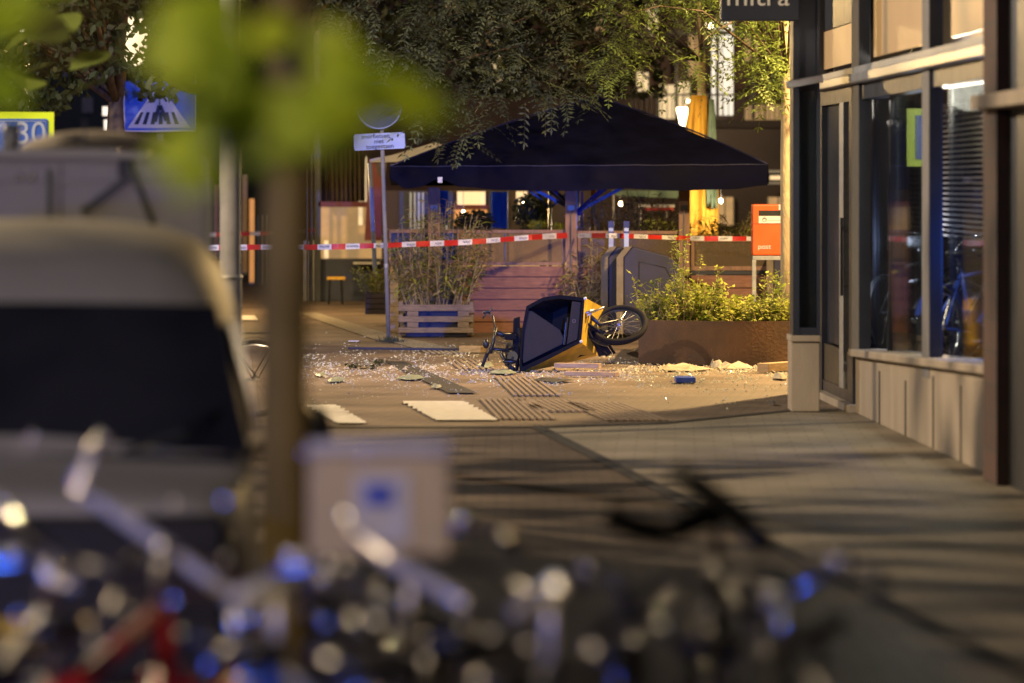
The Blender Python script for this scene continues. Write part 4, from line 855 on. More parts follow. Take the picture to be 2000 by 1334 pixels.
# second umbrella further back (bluish pole seen at left of centre)
u2 = thing('parasol_stand', (CP(1074,0,68).x, 68, 0), 'second steel parasol pole with struts behind the middle timber post', 'umbrella')
q = Vector((CP(1074,0,68).x, 68, 0)); MB().tube([q, (q.x,q.y,2.2)], .03, 12).build('pole', M['alu'], u2, True)
for x in (-.5, .5): MB().bar((q.x,q.y,1.65), (q.x+x,q.y,2.1), .025, .035).build('strut', M['bluepaint_bluelit'], u2)  # blue light put into the strut colour here too
MB().lathe((q.x,q.y,0), (0,0,1), [(.3,0),(.3,.06),(.05,.08)], 16).build('base', M['darkmetal'], u2)
# folded yellow parasol
fp = thing('folded_parasol', (CP(1370,0,69.6).x, 69.6, 0), 'closed mustard and green parasol rising behind the dark canopy', 'umbrella')
def fold(m, cx, ytop, ybot, wt, wb, Y, ph=0, nf=9, skew=0):
    rings = []
    for j in range(15):
        v = j/14; y = ytop+(ybot-ytop)*v; w = (wt+(wb-wt)*min(1, v*1.6))*(1-.25*max(0, v-.62))*(1+.03*math.sin(v*9))
        c = P(cx+skew*v, y, Y); r = w/2/F*Y
        rings.append([c+Vector((math.cos(a)*r*(1+.22*math.sin(nf*a+ph+v*1.5)), math.sin(a)*r*(1+.22*math.sin(nf*a+ph+v*1.5)), .02*math.sin(nf*a)*(1 if j == 14 else 0)*3)) for a in [2*math.pi*k/72 for k in range(72)]])
    m.loft(rings)
m = MB(); fold(m, 1365, 186, 470, 26, 66, 69.6); m.build('cloth', M['parasol'], fp, True)
m = MB(); fold(m, 1390, 194, 400, 8, 20, 69.3, 1, 5); m.build('green_panel', M['parasolgreen'], fp, True)
MB().tube([(CP(1370,0,69.6).x, 69.6, 0), P(1370,182,69.6)], .03).build('pole', M['alu'], fp)
# ---- pallet planter
pp = thing('pallet_planter', (CP(852,0,61.5).x, 61.3, 0), 'planter box of grey pallet boards filled with dry reeds', 'planter')
Yb = 61.2; m = MB()
for y0, y1 in ((595,607.5),(618,629),(640,650)): fl(m, 778, 925, y0, y1, Yb, .06)
for x in (795, 894):
    for y0, y1 in ((608,617.5),(629.5,639.5)): fl(m, x, x+22, y0, y1, Yb+.005, .06)
a = P(778, 0, Yb).x; b = P(925, 0, Yb).x
for x in (a, b-.06):
    for z0, z1 in ((.02,.11),(.19,.29),(.37,.46)): m.box((x, Yb+.061, z0), (x+.06, Yb+.9, z1))
m.box((a, Yb+.9, .02), (b, Yb+.96, .46)); m.build('pallet_boards', M['greywood'], pp, bevel=.004)
m = MB(); m.box((a+.09, Yb+.12, .0), (b-.09, Yb+.85, .40)); m.build('liner', M['navy'], pp)
def reeds(name, x0, x1, ybase, ytop, Ya, Yb_, nst, label, cat='reeds', green=.3, lean=1., seed=1, lf=8, ll=.22, bw=.017):
    rnd = random.Random(seed); yc = (Ya+Yb_)/2
    t = thing(name, (P((x0+x1)/2, 0, yc).x, yc, 0), label, cat)
    st = MB(); lv = MB(); lg = MB()
    for i in range(nst):
        Y = rnd.uniform(Ya, Yb_); bx = rnd.uniform(x0, x1); b = P(bx, ybase, Y)
        u = (bx-(x0+x1)/2)/((x1-x0)/2); hh = (ybase-rnd.uniform(ytop, ytop+(ybase-ytop)*.6))/F*Y*(1-.3*abs(u))
        tip = b+Vector((u*.25*lean+rnd.gauss(0,.10), rnd.gauss(0,.1), hh)); mid = b.lerp(tip, .55)+Vector((rnd.gauss(0,.03), 0, 0))
        tipd = tip+Vector((rnd.gauss(0,.06), 0, -abs(rnd.gauss(0,.05))))
        st.tube([b, mid, tip, tipd], [.005,.004,.003,.002], 4)
        for k in range(lf):
            v = rnd.uniform(.15, 1); p = b.lerp(mid, v/.55) if v < .55 else mid.lerp(tip, (v-.55)/.45)
            a = rnd.uniform(0, 6.28); L_ = ll*rnd.uniform(.5, 1.2); d = Vector((math.cos(a), math.sin(a)*.6, rnd.uniform(-.2,.8))).normalized()
            s = d.cross(Vector((0,0,1))).normalized()*bw*rnd.uniform(.6,1.2); s.z += rnd.uniform(-.006,.006)
            e = p+d*L_; e.z -= L_*rnd.uniform(.1,.6); mp_ = p.lerp(e, .5)+Vector((0,0,L_*.12))
            tgt = lg if rnd.random() < green*(1.4-v) else lv
            tgt.add([p-s*.3, p+s*.3, mp_+s, mp_-s, e], [(0,1,2,3),(3,2,4)])
    st.build('stems', M['reed'], t); lv.build('dry_leaves', M['reed'], t)
    if lg.v: lg.build('green_leaves', M['reedgreen'], t)
    return t
reeds('reed_plant', 790, 912, 600, 360, 61.3, 61.9, 75, 'tall dry reed plants growing out of the pallet planter', green=.65, seed=3, lf=20, ll=.19)
reeds('reed_plant', 1130, 1180, 650, 455, 61.5, 62.2, 50, 'dry reeds behind the fallen cargo bike left of the blue bins', green=.12, seed=5, lf=22, ll=.17)
reeds('reed_plant', 1155, 1320, 520, 355, 62.8, 63.6, 85, 'dry reed plants behind the terrace glass above the blue bins', green=.15, seed=6, lf=15, ll=.2)
reeds('reed_plant', 1395, 1545, 500, 400, 63, 64, 110, 'yellow green grassy plants behind the glass beside the orange mailbox', green=1., seed=7, lf=14, ll=.2, bw=.014)
reeds('leafy_plant', 1255, 1320, 480, 425, 66, 67, 30, 'small green plant under the red edged table', green=1., seed=8, lf=14, ll=.12)
# ---- underground bins
def bin_(x0, label, xr, topx, Y=60.4):
    t = thing('waste_container', (P(x0,0,Y).x, Y, 0), label, 'waste container', 'underground waste container columns')
    s = x0; prof = [(s,652),(s,503),(s+28,481),(xr-70,503),(xr-30,505),(xr,540),(xr+3,652)]
    k0 = P(0,503,Y).z
    body = [(s+14,652),(s+14,503),(s+31,482),(s+100,500),(s+118,512),(s+126,530),(s+128,652)]
    MB().prism([P(x,y,Y) for x,y in body], (0,.75,0)).build('body', M['navy'], t, bevel=.012)
    m = MB(); m.loft([[P(s,652,Y-.03), P(s+13.5,652,Y-.03), P(s+13.5,652,Y+.78), P(s,652,Y+.78)], [P(s,503,Y-.03), P(s+13.5,503,Y-.03), P(s+13.5,503,Y+.78), P(s,503,Y+.78)], [P(s+17,482,Y-.03), P(s+31,481,Y-.03), P(s+31,481,Y+.78), P(s+17,482,Y+.78)]]); m.build('steel_edge', M['binsteel'], t, bevel=.004)
    m = MB(); m.tube([P(x,y,Y-.006) for x,y in ((s+44,645),(s+44,511),(s+96,523),(s+106,543),(s+107,645))], .004, 4); m.build('door_seam', M['black'], t)
    m = MB()
    for dx in (3,10): m.ell(P(s+dx,519,Y-.03), (.006,.006,.006), 8, 5)
    m.build('screw', M['chrome'], t)
    m = MB(); fl(m, s+15, s+24, 445, 500, Y+.2, .05); m.build('mast', M['signpale'], t)
    m = MB(); fl(m, s+14, s+25, 432, 444.5, Y+.19, .07); fl(m, s+14, s+25, 452, 455, Y+.19, .07); m.build('mast_cap', M['blackplastic'], t)
bin_(1174, 'left one of the dark blue underground bins beside the reeds', 1180, 0, 61.3)
bin_(1204, 'right one of the dark blue underground bins behind the front wheel', 1300, 0, 60.3)
bin_(1497, 'dark blue underground bin right of the orange mailbox, mostly hidden', 1600, 0, 61.8)
# ---- mailbox
mbx = thing('mailbox', (P(1505,0,58.5).x, 58.5, 0), 'orange street mailbox on grey legs beside the tree trunk', 'mailbox')
Ym = 58.5
m = MB(); fl(m, 1470, 1542, 399, 499, Ym, .42); m.build('box', M['orange'], mbx, bevel=.02)
m = MB(); fl(m, 1470, 1542, 436.5, 437.5, Ym-.004, .02); m.build('seam', M['maroon'], mbx)
m = MB(); fl(m, 1482, 1540, 411, 421.5, Ym-.008, .006); m.build('slot', M['blackplastic'], mbx)
m = MB(); fl(m, 1482, 1540, 422, 436, Ym-.008, .006); m.build('notice', M['signwhite'], mbx)
m = MB(); m.torus(P(1493,429,Ym-.012), (0,1,0), .022, .008, 12, 5); fl(m, 1500, 1530, 430, 431, Ym-.011, .002); m.build('notice_print', M['galv'], mbx)
m = MB(); fl(m, 1521, 1541, 399.5, 410, Ym-.01, .006); m.build('sticker', M['signwhite'], mbx)
m = MB(); m.lathe(P(1529,405,Ym-.012), (0,-1,0), [(.014,0),(.014,.002)], 10); m.build('sticker_heart', M['red'], mbx)
text('lettering', 'post', .085, M['signwhite'], mbx, facing(P(1493, 482, Ym-.008)), .002, xs=1.1)
m = MB(); fl(m, 1470, 1542, 500, 508, Ym+.02, .3); fl(m, 1469, 1477, 508.5, 676, Ym+.02, .06); fl(m, 1533, 1540, 508.5, 676, Ym+.02, .06); m.build('legs', M['galv'], mbx, bevel=.004)
# ---- corten planter, curved front
cp_ = thing('steel_planter', (P(1420,0,53).x, 53, 0), 'large round rusty steel planter full of weeds by the shop corner', 'planter')
m = MB(); cx, cyy, rad = P(1478,0,55.0).x, 55.2, 0
ring = []
for k in range(33):
    t_ = k/32; px = 1251+(1720-1251)*t_; Yk = 51.7-1.0*math.sin(math.pi*(t_*.85+.12))+ .9
    ring.append(((px-1000)/F*51.4, Yk))
ring = [(x, y) for x, y in ring]
back = [(ring[-1][0]+.1, 56.5), (ring[0][0]+.25, 56.5)]
poly = ring+back; zt = CH-(628-HZ)/F*51.5
n = len(poly); cxx = sum(p[0] for p in poly)/n; cyy = sum(p[1] for p in poly)/n
inner = [((x-cxx)*.985+cxx, (y-cyy)*.985+cyy) for x, y in poly]
m.loft([[Vector((x,y,0)) for x,y in poly], [Vector((x,y,zt)) for x,y in poly], [Vector((x,y,zt)) for x,y in inner], [Vector((x,y,zt-.12)) for x,y in inner]], cap=False)
m.build('steel_wall', M['corten'], cp_)
MB().add([Vector((x,y,zt-.1)) for x,y in inner], [tuple(range(n))]).build('soil', M['darkwood'], cp_)
# ---- weeds in planter
def weeds(x0, x1, hf, n, label, seed, Ya=52.2, Yb_=53.6, mn='weed', blade=.5):
    rnd = random.Random(seed); yc = (Ya+Yb_)/2
    t = thing('weed_plant', (P((x0+x1)/2,0,yc).x, yc, zt-.1), label, 'weeds')
    lv = MB(); st = MB()
    for i in range(n):
        bx = rnd.uniform(x0, x1); Y = rnd.uniform(Ya, Yb_); h = hf(bx)*rnd.uniform(.4, 1.2); b = Vector(((bx-1000)/F*Y, Y, zt-.12))
        tip = b+Vector((rnd.gauss(0,.12), rnd.gauss(0,.1), h/F*Y+.08)); mid = b.lerp(tip,.5)+Vector((rnd.gauss(0,.03),0,.03))
        st.tube([b, mid, tip], [.005,.004,.002], 4)
        for k in range(int(10+h*.22)):
            v = rnd.uniform(.1,1.05); p = b.lerp(tip, v); a = rnd.uniform(0,6.28); s = rnd.uniform(.025,.06)
            d = Vector((math.cos(a), math.sin(a), rnd.uniform(-.4,.8)))*s; e = Vector((-d.y, d.x, rnd.uniform(-.3,.3)*s))*.4
            p = p+Vector((rnd.gauss(0,.02), rnd.gauss(0,.02), 0)); lv.add([p, p+d*.5+e, p+d*1.3, p+d*.5-e], [(0,1,2,3)])
    st.build('stems', M['reed'], t); lv.build('leaves', M[mn], t); return t
weeds(1262, 1545, lambda x: 38+34*math.exp(-((x-1350)/38.)**2)+10*math.sin(x*.11), 560, 'dense light green weeds filling the rusty planter', 1)
weeds(1322, 1345, lambda x: 155, 16, 'tallest green weed stalk rising from the planter left half', 2, 52.4, 52.8)
weeds(1268, 1292, lambda x: 88, 14, 'leaning weed stalk at the left end of the planter', 3, 52.2, 52.6)
weeds(1395, 1420, lambda x: 92, 9, 'thin weed stalk in the middle of the planter', 4, 52.4, 52.9)
weeds(1500, 1545, lambda x: 80, 26, 'long leaved weeds at the right end of the planter', 5, 52.3, 53)
# ---- little crate planter left of sign post
lp = thing('small_planter', (P(731,0,68).x, 68, 0), 'small dark wooden box planter with a green bush left of the reeds', 'planter')
m = MB()
for i in range(4): fl(m, 713, 752, 573+i*10.4, 582.6+i*10.4, 66.5, .3)
m.build('box', M['darkwood'], lp, bevel=.004)
fl(MB(), 716, 749, 571, 575, 66.55, .2).build('soil', M['darkwood'], lp)
weeds(714, 748, lambda x: 34, 40, 'small bushy plant in the little wooden box', 9, 66.5, 66.9).location.z = P(0,572,66.7).z
# ---- white awning pole and awning
aw = thing('awning', (P(732,0,70).x, 70, 0), 'pale grey awning on a slim white pole left of the dark canopy', 'awning')
m = MB(); m.tube([P(735,575,66.9), P(722,318,66.9)], .032, 8); m.build('pole', M['signpale'], aw, True)
m = MB(); m.prism([P(722,317,66.8), P(775,316,66.8), P(870,285,66.8), P(850,278,66.8), P(765,303,66.8), P(722,311,66.8)], (0,1.5,0)); m.build('cloth', M['offwhite'], aw)
m = MB(); m.prism([P(733,320,66.8), P(756,318,66.8), P(752,352,66.8), P(738,340,66.8)], (0,.05,0)); m.build('flap', M['greywood'], aw)
# ---- barrier tape
def tape(pts, name, label, w=.075, lw=27.5, Y=None, words=True):
    t = thing(name, P(*pts[0]), label, 'tape', 'red and white barrier tapes')
    seg = []; L_ = 0; cum = [0]
    for i in range(len(pts)-1): L_ += math.hypot(pts[i+1][0]-pts[i][0], pts[i+1][1]-pts[i][1]); cum.append(L_)
    def at(s):
        s = min(max(s, 0), L_)
        for i in range(len(pts)-1):
            if s <= cum[i+1]+1e-6: u = (s-cum[i])/(cum[i+1]-cum[i]); a, b = pts[i], pts[i+1]; return P(a[0]+(b[0]-a[0])*u, a[1]+(b[1]-a[1])*u, a[2]+(b[2]-a[2])*u)
    k = 0; s = 0; vs = []; fs = []; mi = []
    def edge(q):
        c = at(q); ww = w*(1+.08*math.sin(q*.03)); tw = Vector((0,.012*math.sin(q*.05),0)); sg_ = Vector((0,0,.006*math.sin(q*.021)))
        return [c+Vector((0,0,-ww/2))-tw+sg_, c+Vector((0,0,ww/2))+tw+sg_]
    vs += edge(0)
    while s < L_:
        e = min(s+lw, L_)
        for j in range(4):
            vs += edge(s+(e-s)*(j+1)/4); n_ = len(vs); fs.append((n_-4, n_-2, n_-1, n_-3)); mi.append(k % 2)
        if words and e-s > 20 and not k % 2:
            c = at((s+e)/2); a = at(s); b = at(e); ang = math.atan2((b-a).z, (b-a).x)
            text('lettering', ('POLITIE', 'NIET BETREDEN')[(k//2) % 2], .034, M['ink'], t, facing(c+Vector((0,-.016,0)), (0,-1,0), ang), .0005, xs=1.1 if (k//2) % 2 == 0 else .65)
        s = e; k += 1
    m = MB(); m.add(vs, fs); o = m.build('band', M['tapewhite'], t); o.data.materials.append(M['tapered']); o.data.polygons.foreach_set('material_index', mi); return t
tape([(400,484,60.5),(470,484,60.5),(595,482,60.5),(760,480,60.5),(880,474,61),(1040,464,61.5),(1108,460.5,62.3)], 'barrier_tape', 'long red and white police tape crossing in front of the leaning sign post', .068)
tape([(1128,460,62.3),(1190,461,60.6),(1330,464,61.5),(1475,467,61)], 'barrier_tape', 'red and white police tape between the middle post and the orange mailbox', .058)
tape([(400,459,88),(540,456,88),(620,448,84),(720,454,84)], 'barrier_tape', 'thin distant red and white tape behind the left trunk', .07, 22, words=False)
# ================================================================ BACKGROUND
Yg = 96.
bb = thing('far_building', (P(1300,0,Yg).x, Yg, 0), 'dark brick building with lit balcony windows behind the terrace', 'building')
def bf(m, x0, x1, y0, y1, Y, th=.1): a = P(x0,y1,Y); b = P(x1,y0,Y); return m.box((a.x,Y,max(a.z,-.02)), (b.x,Y+th,b.z))
m = MB(); bf(m, 540, 1900, -320, 700, Yg, 6); m.build('wall', M['brickfar'], bb)
def win(x0, x1, y0, y1, mn, Y=Yg, par=bb, bars=1):
    m = MB(); bf(m, x0, x1, y0, y1, Y-.08, .06); w = m.build('window', M[mn], par)
    m = MB()
    bf(m, x0-2.5, x0, y0-2, y1+2, Y-.12, .1); bf(m, x1, x1+2.5, y0-2, y1+2, Y-.12, .1)
    for k in range(1, bars+1): x = x0+(x1-x0)*k/(bars+1); bf(m, x-1, x+1, y0, y1, Y-.11, .02)
    m.build('frame', M['darkmetal'], w)
for a in ((1288,1318,166,232,'litcream'),(1244,1266,140,178,'litcream'),(1390,1432,40,225,'litwhite'),(1325,1347,160,222,'litcream'),(1262,1284,8,70,'litcream'),(1345,1372,60,150,'litdim'),(1215,1240,10,60,'litdim'),
          (1455,1535,205,248,'litdim'),(930,960,60,120,'litdim'),(960,985,105,160,'litcream'),(870,900,10,40,'litdim'),(700,716,306,396,'litcream'),(1455,1480,60,120,'litdim'),(1160,1180,20,60,'litdim')): win(*a)
m = MB(); bf(m, 1180, 1560, 234, 250, Yg-1.4, 1.3); m.build('balcony_floor', M['darkwall'], bb)
m = MB(); 
for k in range(38): x = 1182+k*10; bf(m, x, x+1.6, 186, 233, Yg-1.4, .03)
bf(m, 1180, 1560, 183, 187, Yg-1.4, .05)
for x in (1318,1398,1468): bf(m, x, x+7, 40, 233, Yg-1.3, .1)
m.build('balcony_railing', M['black'], bb)
m = MB(); bf(m, 1180, 1560, 60, 68, Yg-1.2, .2); m.build('beam', M['darkmetal'], bb)
m = MB(); bf(m, 1180, 1560, 252, 330, Yg-2.4, 2.2); m.build('shop_fascia', M['darkwall'], bb)
m = MB(); bf(m, 1504, 1535, 343, 351, Yg-2.6, .1); m.build('fascia_lamp', M['litcream'], bb)
m = MB(); bf(m, 1495, 1540, 332, 338, Yg-2.6, .1); bf(m, 1495, 1540, 355, 360, Yg-2.6, .1); m.build('fascia_trim', M['galv'], bb)
m = MB(); bf(m, 1180, 1560, 360, 640, Yg-2.2, .5); m.build('shop_front', M['darkwall'], bb)
for a in ((1400,1432,385,440,'litdim'),(1200,1240,402,440,'litdim'),(1500,1540,385,430,'litdim')): win(*a, Yg-2.25)
# warm wall behind terrace
iw = thing('restaurant', (P(900,0,78).x, 78, 0), 'restaurant front with cream and maroon walls glowing behind the terrace', 'building')
m = MB(); bf(m, 752, 1240, 372, 660, 78, .3); m.build('wall', M['darkwall'], iw)
for a in ((893,948,374,400),(1008,1030,374,392),(1012,1024,392.2,432)): m = MB(); bf(m, *a, 77.95, .04); m.build('lit_window', M['litcream'], iw)
m = MB(); bf(m, 880, 955, 400, 408, 77.9, .08); m.build('maroon_band', M['maroon'], iw)
m = MB(); bf(m, 886, 952, 409, 440, 77.95, .04); m.build('orange_window', M['litorange'], iw)
m = MB(); bf(m, 780, 885, 374, 460, 77.9, .08); m.build('dark_panel', M['navyframe'], iw)
for x in (800, 808, 816, 824, 870):
    m = MB(); bf(m, x, x+4, 376, 450, 77.8, .05); m.build('slat', M['signpale'], iw)
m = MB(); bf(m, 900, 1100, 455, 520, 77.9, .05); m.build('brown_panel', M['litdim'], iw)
m = MB(); bf(m, 955, 960, 372, 520, 77.7, .1); bf(m, 990, 994, 372, 520, 77.7, .1); m.build('frame', M['black'], iw)
def curtain(x0, x1, y0, y1, Y, label, mn='curtain'):
    m = MB(); g = []; n = 40
    for i in range(n+1):
        x = x0+(x1-x0)*i/n; dy = .05*math.sin(i*1.3)
        g += [P(x,y0,Y)+Vector((0,dy,0)), P(x,y1,Y)+Vector((0,dy*1.5,0)), P(x,y0,Y+.1)+Vector((0,dy,0)), P(x,y1,Y+.1)+Vector((0,dy*1.5,0))]
    fs = []
    for i in range(n): a = i*4; b = a+4; fs += [(a,b,b+1,a+1), (a+2,a+3,b+3,b+2)]
    m.add(g, fs); return tag(m.build('curtain', M[mn], None, True), label, 'curtain', 'blue curtains hanging under the canopy')
curtain(958, 992, 374, 446, 70, 'wide blue curtain lit under the middle left of the canopy')
curtain(856, 876, 372, 440, 69, 'narrow blue curtain beside the timber post above the reeds')
# dark plants under canopy
def bush(cx, cy_, w, h, Y, n, label, mn='leafdark', s=.05, seed=0, dep=.5, name='bush', cat='plant'):
    rnd = random.Random(seed); t = thing(name, (P(cx,0,Y).x, Y, 0), label, cat); m = MB(); st = MB()
    base = P(cx, cy_+h/2, Y)
    for i in range(n):
        r = rnd.random()**.45; a = rnd.uniform(0,6.28); ph = rnd.uniform(-1,1)
        lump = .75+.25*math.sin(a*3+ph*4+seed)
        p = P(cx+w/2*r*math.cos(a)*lump, cy_-h/2*r*math.sin(a)*lump, Y)+Vector((0, dep*ph, 0))
        q = Vector((rnd.gauss(0,1), rnd.gauss(0,1), rnd.gauss(0,1))).normalized()*s*rnd.uniform(.6,1.3); e = q.cross(Vector((rnd.random(),rnd.random(),rnd.random()))).normalized()*s*.45
        m.add([p-q, p+e, p+q, p-e], [(0,1,2,3)])
    for i in range(7): st.tube([base, base.lerp(P(cx+rnd.uniform(-.35,.35)*w, cy_-.3*h, Y), .9)], .008, 4)
    st.build('stems', M['bark'], t); m.build('leaves', M[mn], t); return t
bush(1040, 415, 80, 80, 69.5, 1400, 'dark leafy bush under the canopy left of the middle post', seed=1)
bush(925, 432, 80, 44, 68, 700, 'dark bush in front of the orange lit window', seed=2)
bush(1050, 440, 40, 18, 68.5, 260, 'yellow green plant glowing behind the terrace glass', 'weed', .04, 3)
bush(1090, 442, 22, 14, 68.5, 120, 'small yellow green plant just left of the middle post', 'weed', .04, 4)
bush(1285, 440, 70, 24, 70, 350, 'green plants under the red table edge', 'weed', .05, 5)
def chair(x, Y, rz, label):
    t = thing('terrace_chair', (x, Y, 0), label, 'chair', 'chairs on the terrace under the canopy')
    Rz = Matrix.Rotation(R(rz), 3, 'Z'); p = lambda a, b, c: Rz@Vector((a,b,c))+Vector((x,Y,0))
    def bx(a, b): (x0,y0,z0),(x1,y1,z1) = a, b; return MB().hexa([p(x0,y0,z0),p(x1,y0,z0),p(x1,y1,z0),p(x0,y1,z0),p(x0,y0,z1),p(x1,y0,z1),p(x1,y1,z1),p(x0,y1,z1)])
    bx((-.22,-.22,.44),(.22,.22,.47)).build('seat', M['palewood'], t); m = MB()
    for i in range(4): m.tube([p(-.2+.133*i, .21, .47), p(-.2+.133*i, .25, .88)], .012, 6)
    m.tube([p(-.22,.25,.9), p(.22,.25,.9)], .022, 8); m.build('backrest', M['darkmetal'], t)
    for a, b in ((-1,-1),(1,-1),(-1,1),(1,1)): MB().tube([p(.2*a,.2*b,.44), p(.23*a,.23*b,0)], .012, 6).build('leg', M['darkmetal'], t)
def table(x, Y, label):
    t = thing('terrace_table', (x, Y, 0), label, 'table', 'tables on the terrace under the canopy')
    MB().lathe((x,Y,.72), (0,0,1), [(.38,0),(.4,.01),(.4,.03),(.38,.04)], 28).build('table_top', M['palewood'], t); MB().tube([(x,Y,.03),(x,Y,.72)], .03, 10).build('column', M['darkmetal'], t); MB().lathe((x,Y,0), (0,0,1), [(.25,0),(.24,.02),(.04,.04)], 20).build('foot', M['darkmetal'], t)
table(-.35, 66.2, 'round table behind the plank screen left of the middle post'); chair(-.95, 66.3, 90, 'chair left of the round table behind the plank screen'); chair(.2, 66.5, -80, 'chair right of the round table behind the plank screen')
table(1.6, 66.4, 'round table behind the blue bins'); chair(1.05, 66.6, 80, 'chair left of the round table behind the blue bins'); chair(2.2, 66.3, -95, 'chair right of the round table behind the blue bins')
for x, y, Y, lb in ((1022,392,71,'tiny bright bulb hanging under the canopy left of the middle post'),(1212,398,72,'tiny bright bulb under the canopy right of the middle post'),(905,415,71,'tiny bright bulb before the orange lit window'),(1408,392,68.6,'tiny added bulb lighting the lower half of the folded parasol')):
    t = thing('hanging_bulb', P(x,y,Y), lb, 'lamp', 'bulbs hanging on the terrace'); MB().ell(P(x,y,Y), (.03,.03,.04), 10, 6).build('bulb', M['lampglow'], t, True); MB().tube([P(x,y-4,Y), P(x,345,Y)], .004, 5).build('cord', M['black'], t)
    lamp('lamp_light', 'POINT', tuple(P(x,y+2,Y)+Vector((0,-.12,-.02))), 90 if x > 1400 else 32, WARM, .04, parent=t)  # last bulb is added, its light brightens the folded parasol
# far awning and table
t = thing('far_table', (P(1285,0,74).x, 74, 0), 'red edged high table under a white far awning', 'table')
bf(MB(), 1248, 1318, 400, 405, 73.9, .7).build('table_top', M['offwhite'], t); bf(MB(), 1260, 1316, 405.5, 411, 73.95, .5).build('red_edge', M['red'], t); bf(MB(), 1301, 1304, 411.5, 610, 74.1, .05).build('leg', M['offwhite'], t); bf(MB(), 1250, 1253, 411.5, 610, 74.1, .05).build('leg', M['offwhite'], t)
t = thing('far_awning', (P(1265,0,76).x, 76, 0), 'pale awning hanging behind the dark canopy on the right', 'awning')
MB().prism([P(1195,372,76), P(1335,372,76), P(1322,387,76), P(1206,383,76)], (0,.6,0)).build('cloth', M['parasolgreen'], t); MB().tube([P(1200,380,76.3), (P(1200,0,76).x, 76.3, 0)], .03).build('pole', M['alu'], t)
t = thing('yellow_post', (P(1159,0,66).x, 66, 0), 'orange lit wooden post behind the middle of the terrace', 'post')
bf(MB(), 1154, 1164, 365, 640, 66, .08).build('shaft', M['parasol'], t, bevel=.004); bf(MB(), 1150, 1170, 366, 370, 65.95, .04).build('bracket', M['parasol'], t)
# glowing cone lamp
t = thing('wall_uplight', (P(1333,0,94.4).x, 94.4, P(0,262,94).z), 'glowing white cone lamp beside the folded parasol', 'lamp')
MB().lathe(P(1333,262,92), (0,0,1), [(.02,0),(.06,.25),(.12,.52),(.02,.5)], 16).build('shade', M['lampglow'], t, True); bf(MB(), 1331, 1335, 262, 330, 92, .05).build('bracket', M['black'], t)
lamp('lamp_light', 'POINT', tuple(P(1340,205,91.5)), 160, WARM, .1, parent=t)
t = thing('wall_lamp', (P(1345,0,90).x, 90, P(0,196,90).z), 'small bright spot lamp left of the parasol tip', 'lamp')
MB().ell(P(1344,197,90), (.03,.03,.04)).build('bulb', M['lampglow'], t); MB().tube([P(1344,200,90), P(1344,262,90)], .015).build('stem', M['black'], t)
t = thing('wall_lamp', (P(1386,0,90).x, 90, P(0,48,90).z), 'bright lamp high between the leaves near the shop sign', 'lamp')
MB().ell(P(1386,49,90), (.07,.05,.06)).build('bulb', M['lampglow'], t); MB().tube([P(1386,52,90), P(1386,250,90)], .015).build('stem', M['black'], t)

# left background: glazed terrace with curtains
gt = thing('glazed_terrace', (P(670,0,80).x, 80, 0), 'glazed terrace box with maroon beam and dark curtains left of the sign post', 'building')
m = MB(); bf(m, 622, 745, 394, 404, 80, .2); m.build('beam', M['maroon'], gt)
m = MB(); bf(m, 614, 626, 60, 590, 80, .2); bf(m, 606, 610, 300, 590, 80.3, .1); bf(m, 597, 600, 330, 600, 80.4, .1); m.build('post', M['darkmetal'], gt)
m = MB(); bf(m, 626, 712, 290, 393, 80.9, .3); g = M['darkwood']; m.build('curtain_back', M['darkwall'], gt)
m = MB()
for i in range(9):
    x = 630+i*8.6; m.loft([[P(x+dx, 290, 80.5)+Vector((0,dy,0)) for dx, dy in ((0,0),(3,-.08),(6,0),(3,.08))], [P(x+dx*(1.2)+i*.3, 392, 80.5)+Vector((0,dy,0)) for dx, dy in ((0,0),(3,-.1),(6,0),(3,.1))]])
m.build('curtain_fold', M['bark'], gt)
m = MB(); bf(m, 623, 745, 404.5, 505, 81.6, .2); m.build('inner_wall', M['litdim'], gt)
for a in ((633,641,470,508),(700,708,405,440)): m = MB(); bf(m, *a, 81.2, .1); m.build('lit_strip', M['litcream'], gt)
m = MB(); bf(m, 622, 742, 506, 588, 80.2, .8); m.build('counter', M['navyframe'], gt)
m = MB(); bf(m, 690, 742, 512, 516, 80.0, .2); m.build('counter_shelf', M['offwhite'], gt)
m = MB(); bf(m, 590, 613, 470, 600, 80.6, .1); m.build('side_panel', M['galv'], gt)
m = MB(); m.prism([P(720,310,79), P(747,330,79), P(745,470,79), P(712,470,79)], (0,.1,0)); m.build('red_drape', M['maroon'], gt)
t = thing('bar_stool', (P(657,0,78).x, 78, 0), 'bar stool with a light wooden seat in front of the dark counter', 'stool')
bf(MB(), 639, 674, 541, 546, 77.8, .3).build('seat', M['parasol'], t)
for x, Y in ((643,77.85),(668,77.85),(645,78.05),(666,78.05)): MB().tube([P(x,546,Y), (P(x+(x-656)*.15,0,Y).x, Y, 0)], .012, 6).build('leg', M['darkmetal'], t)
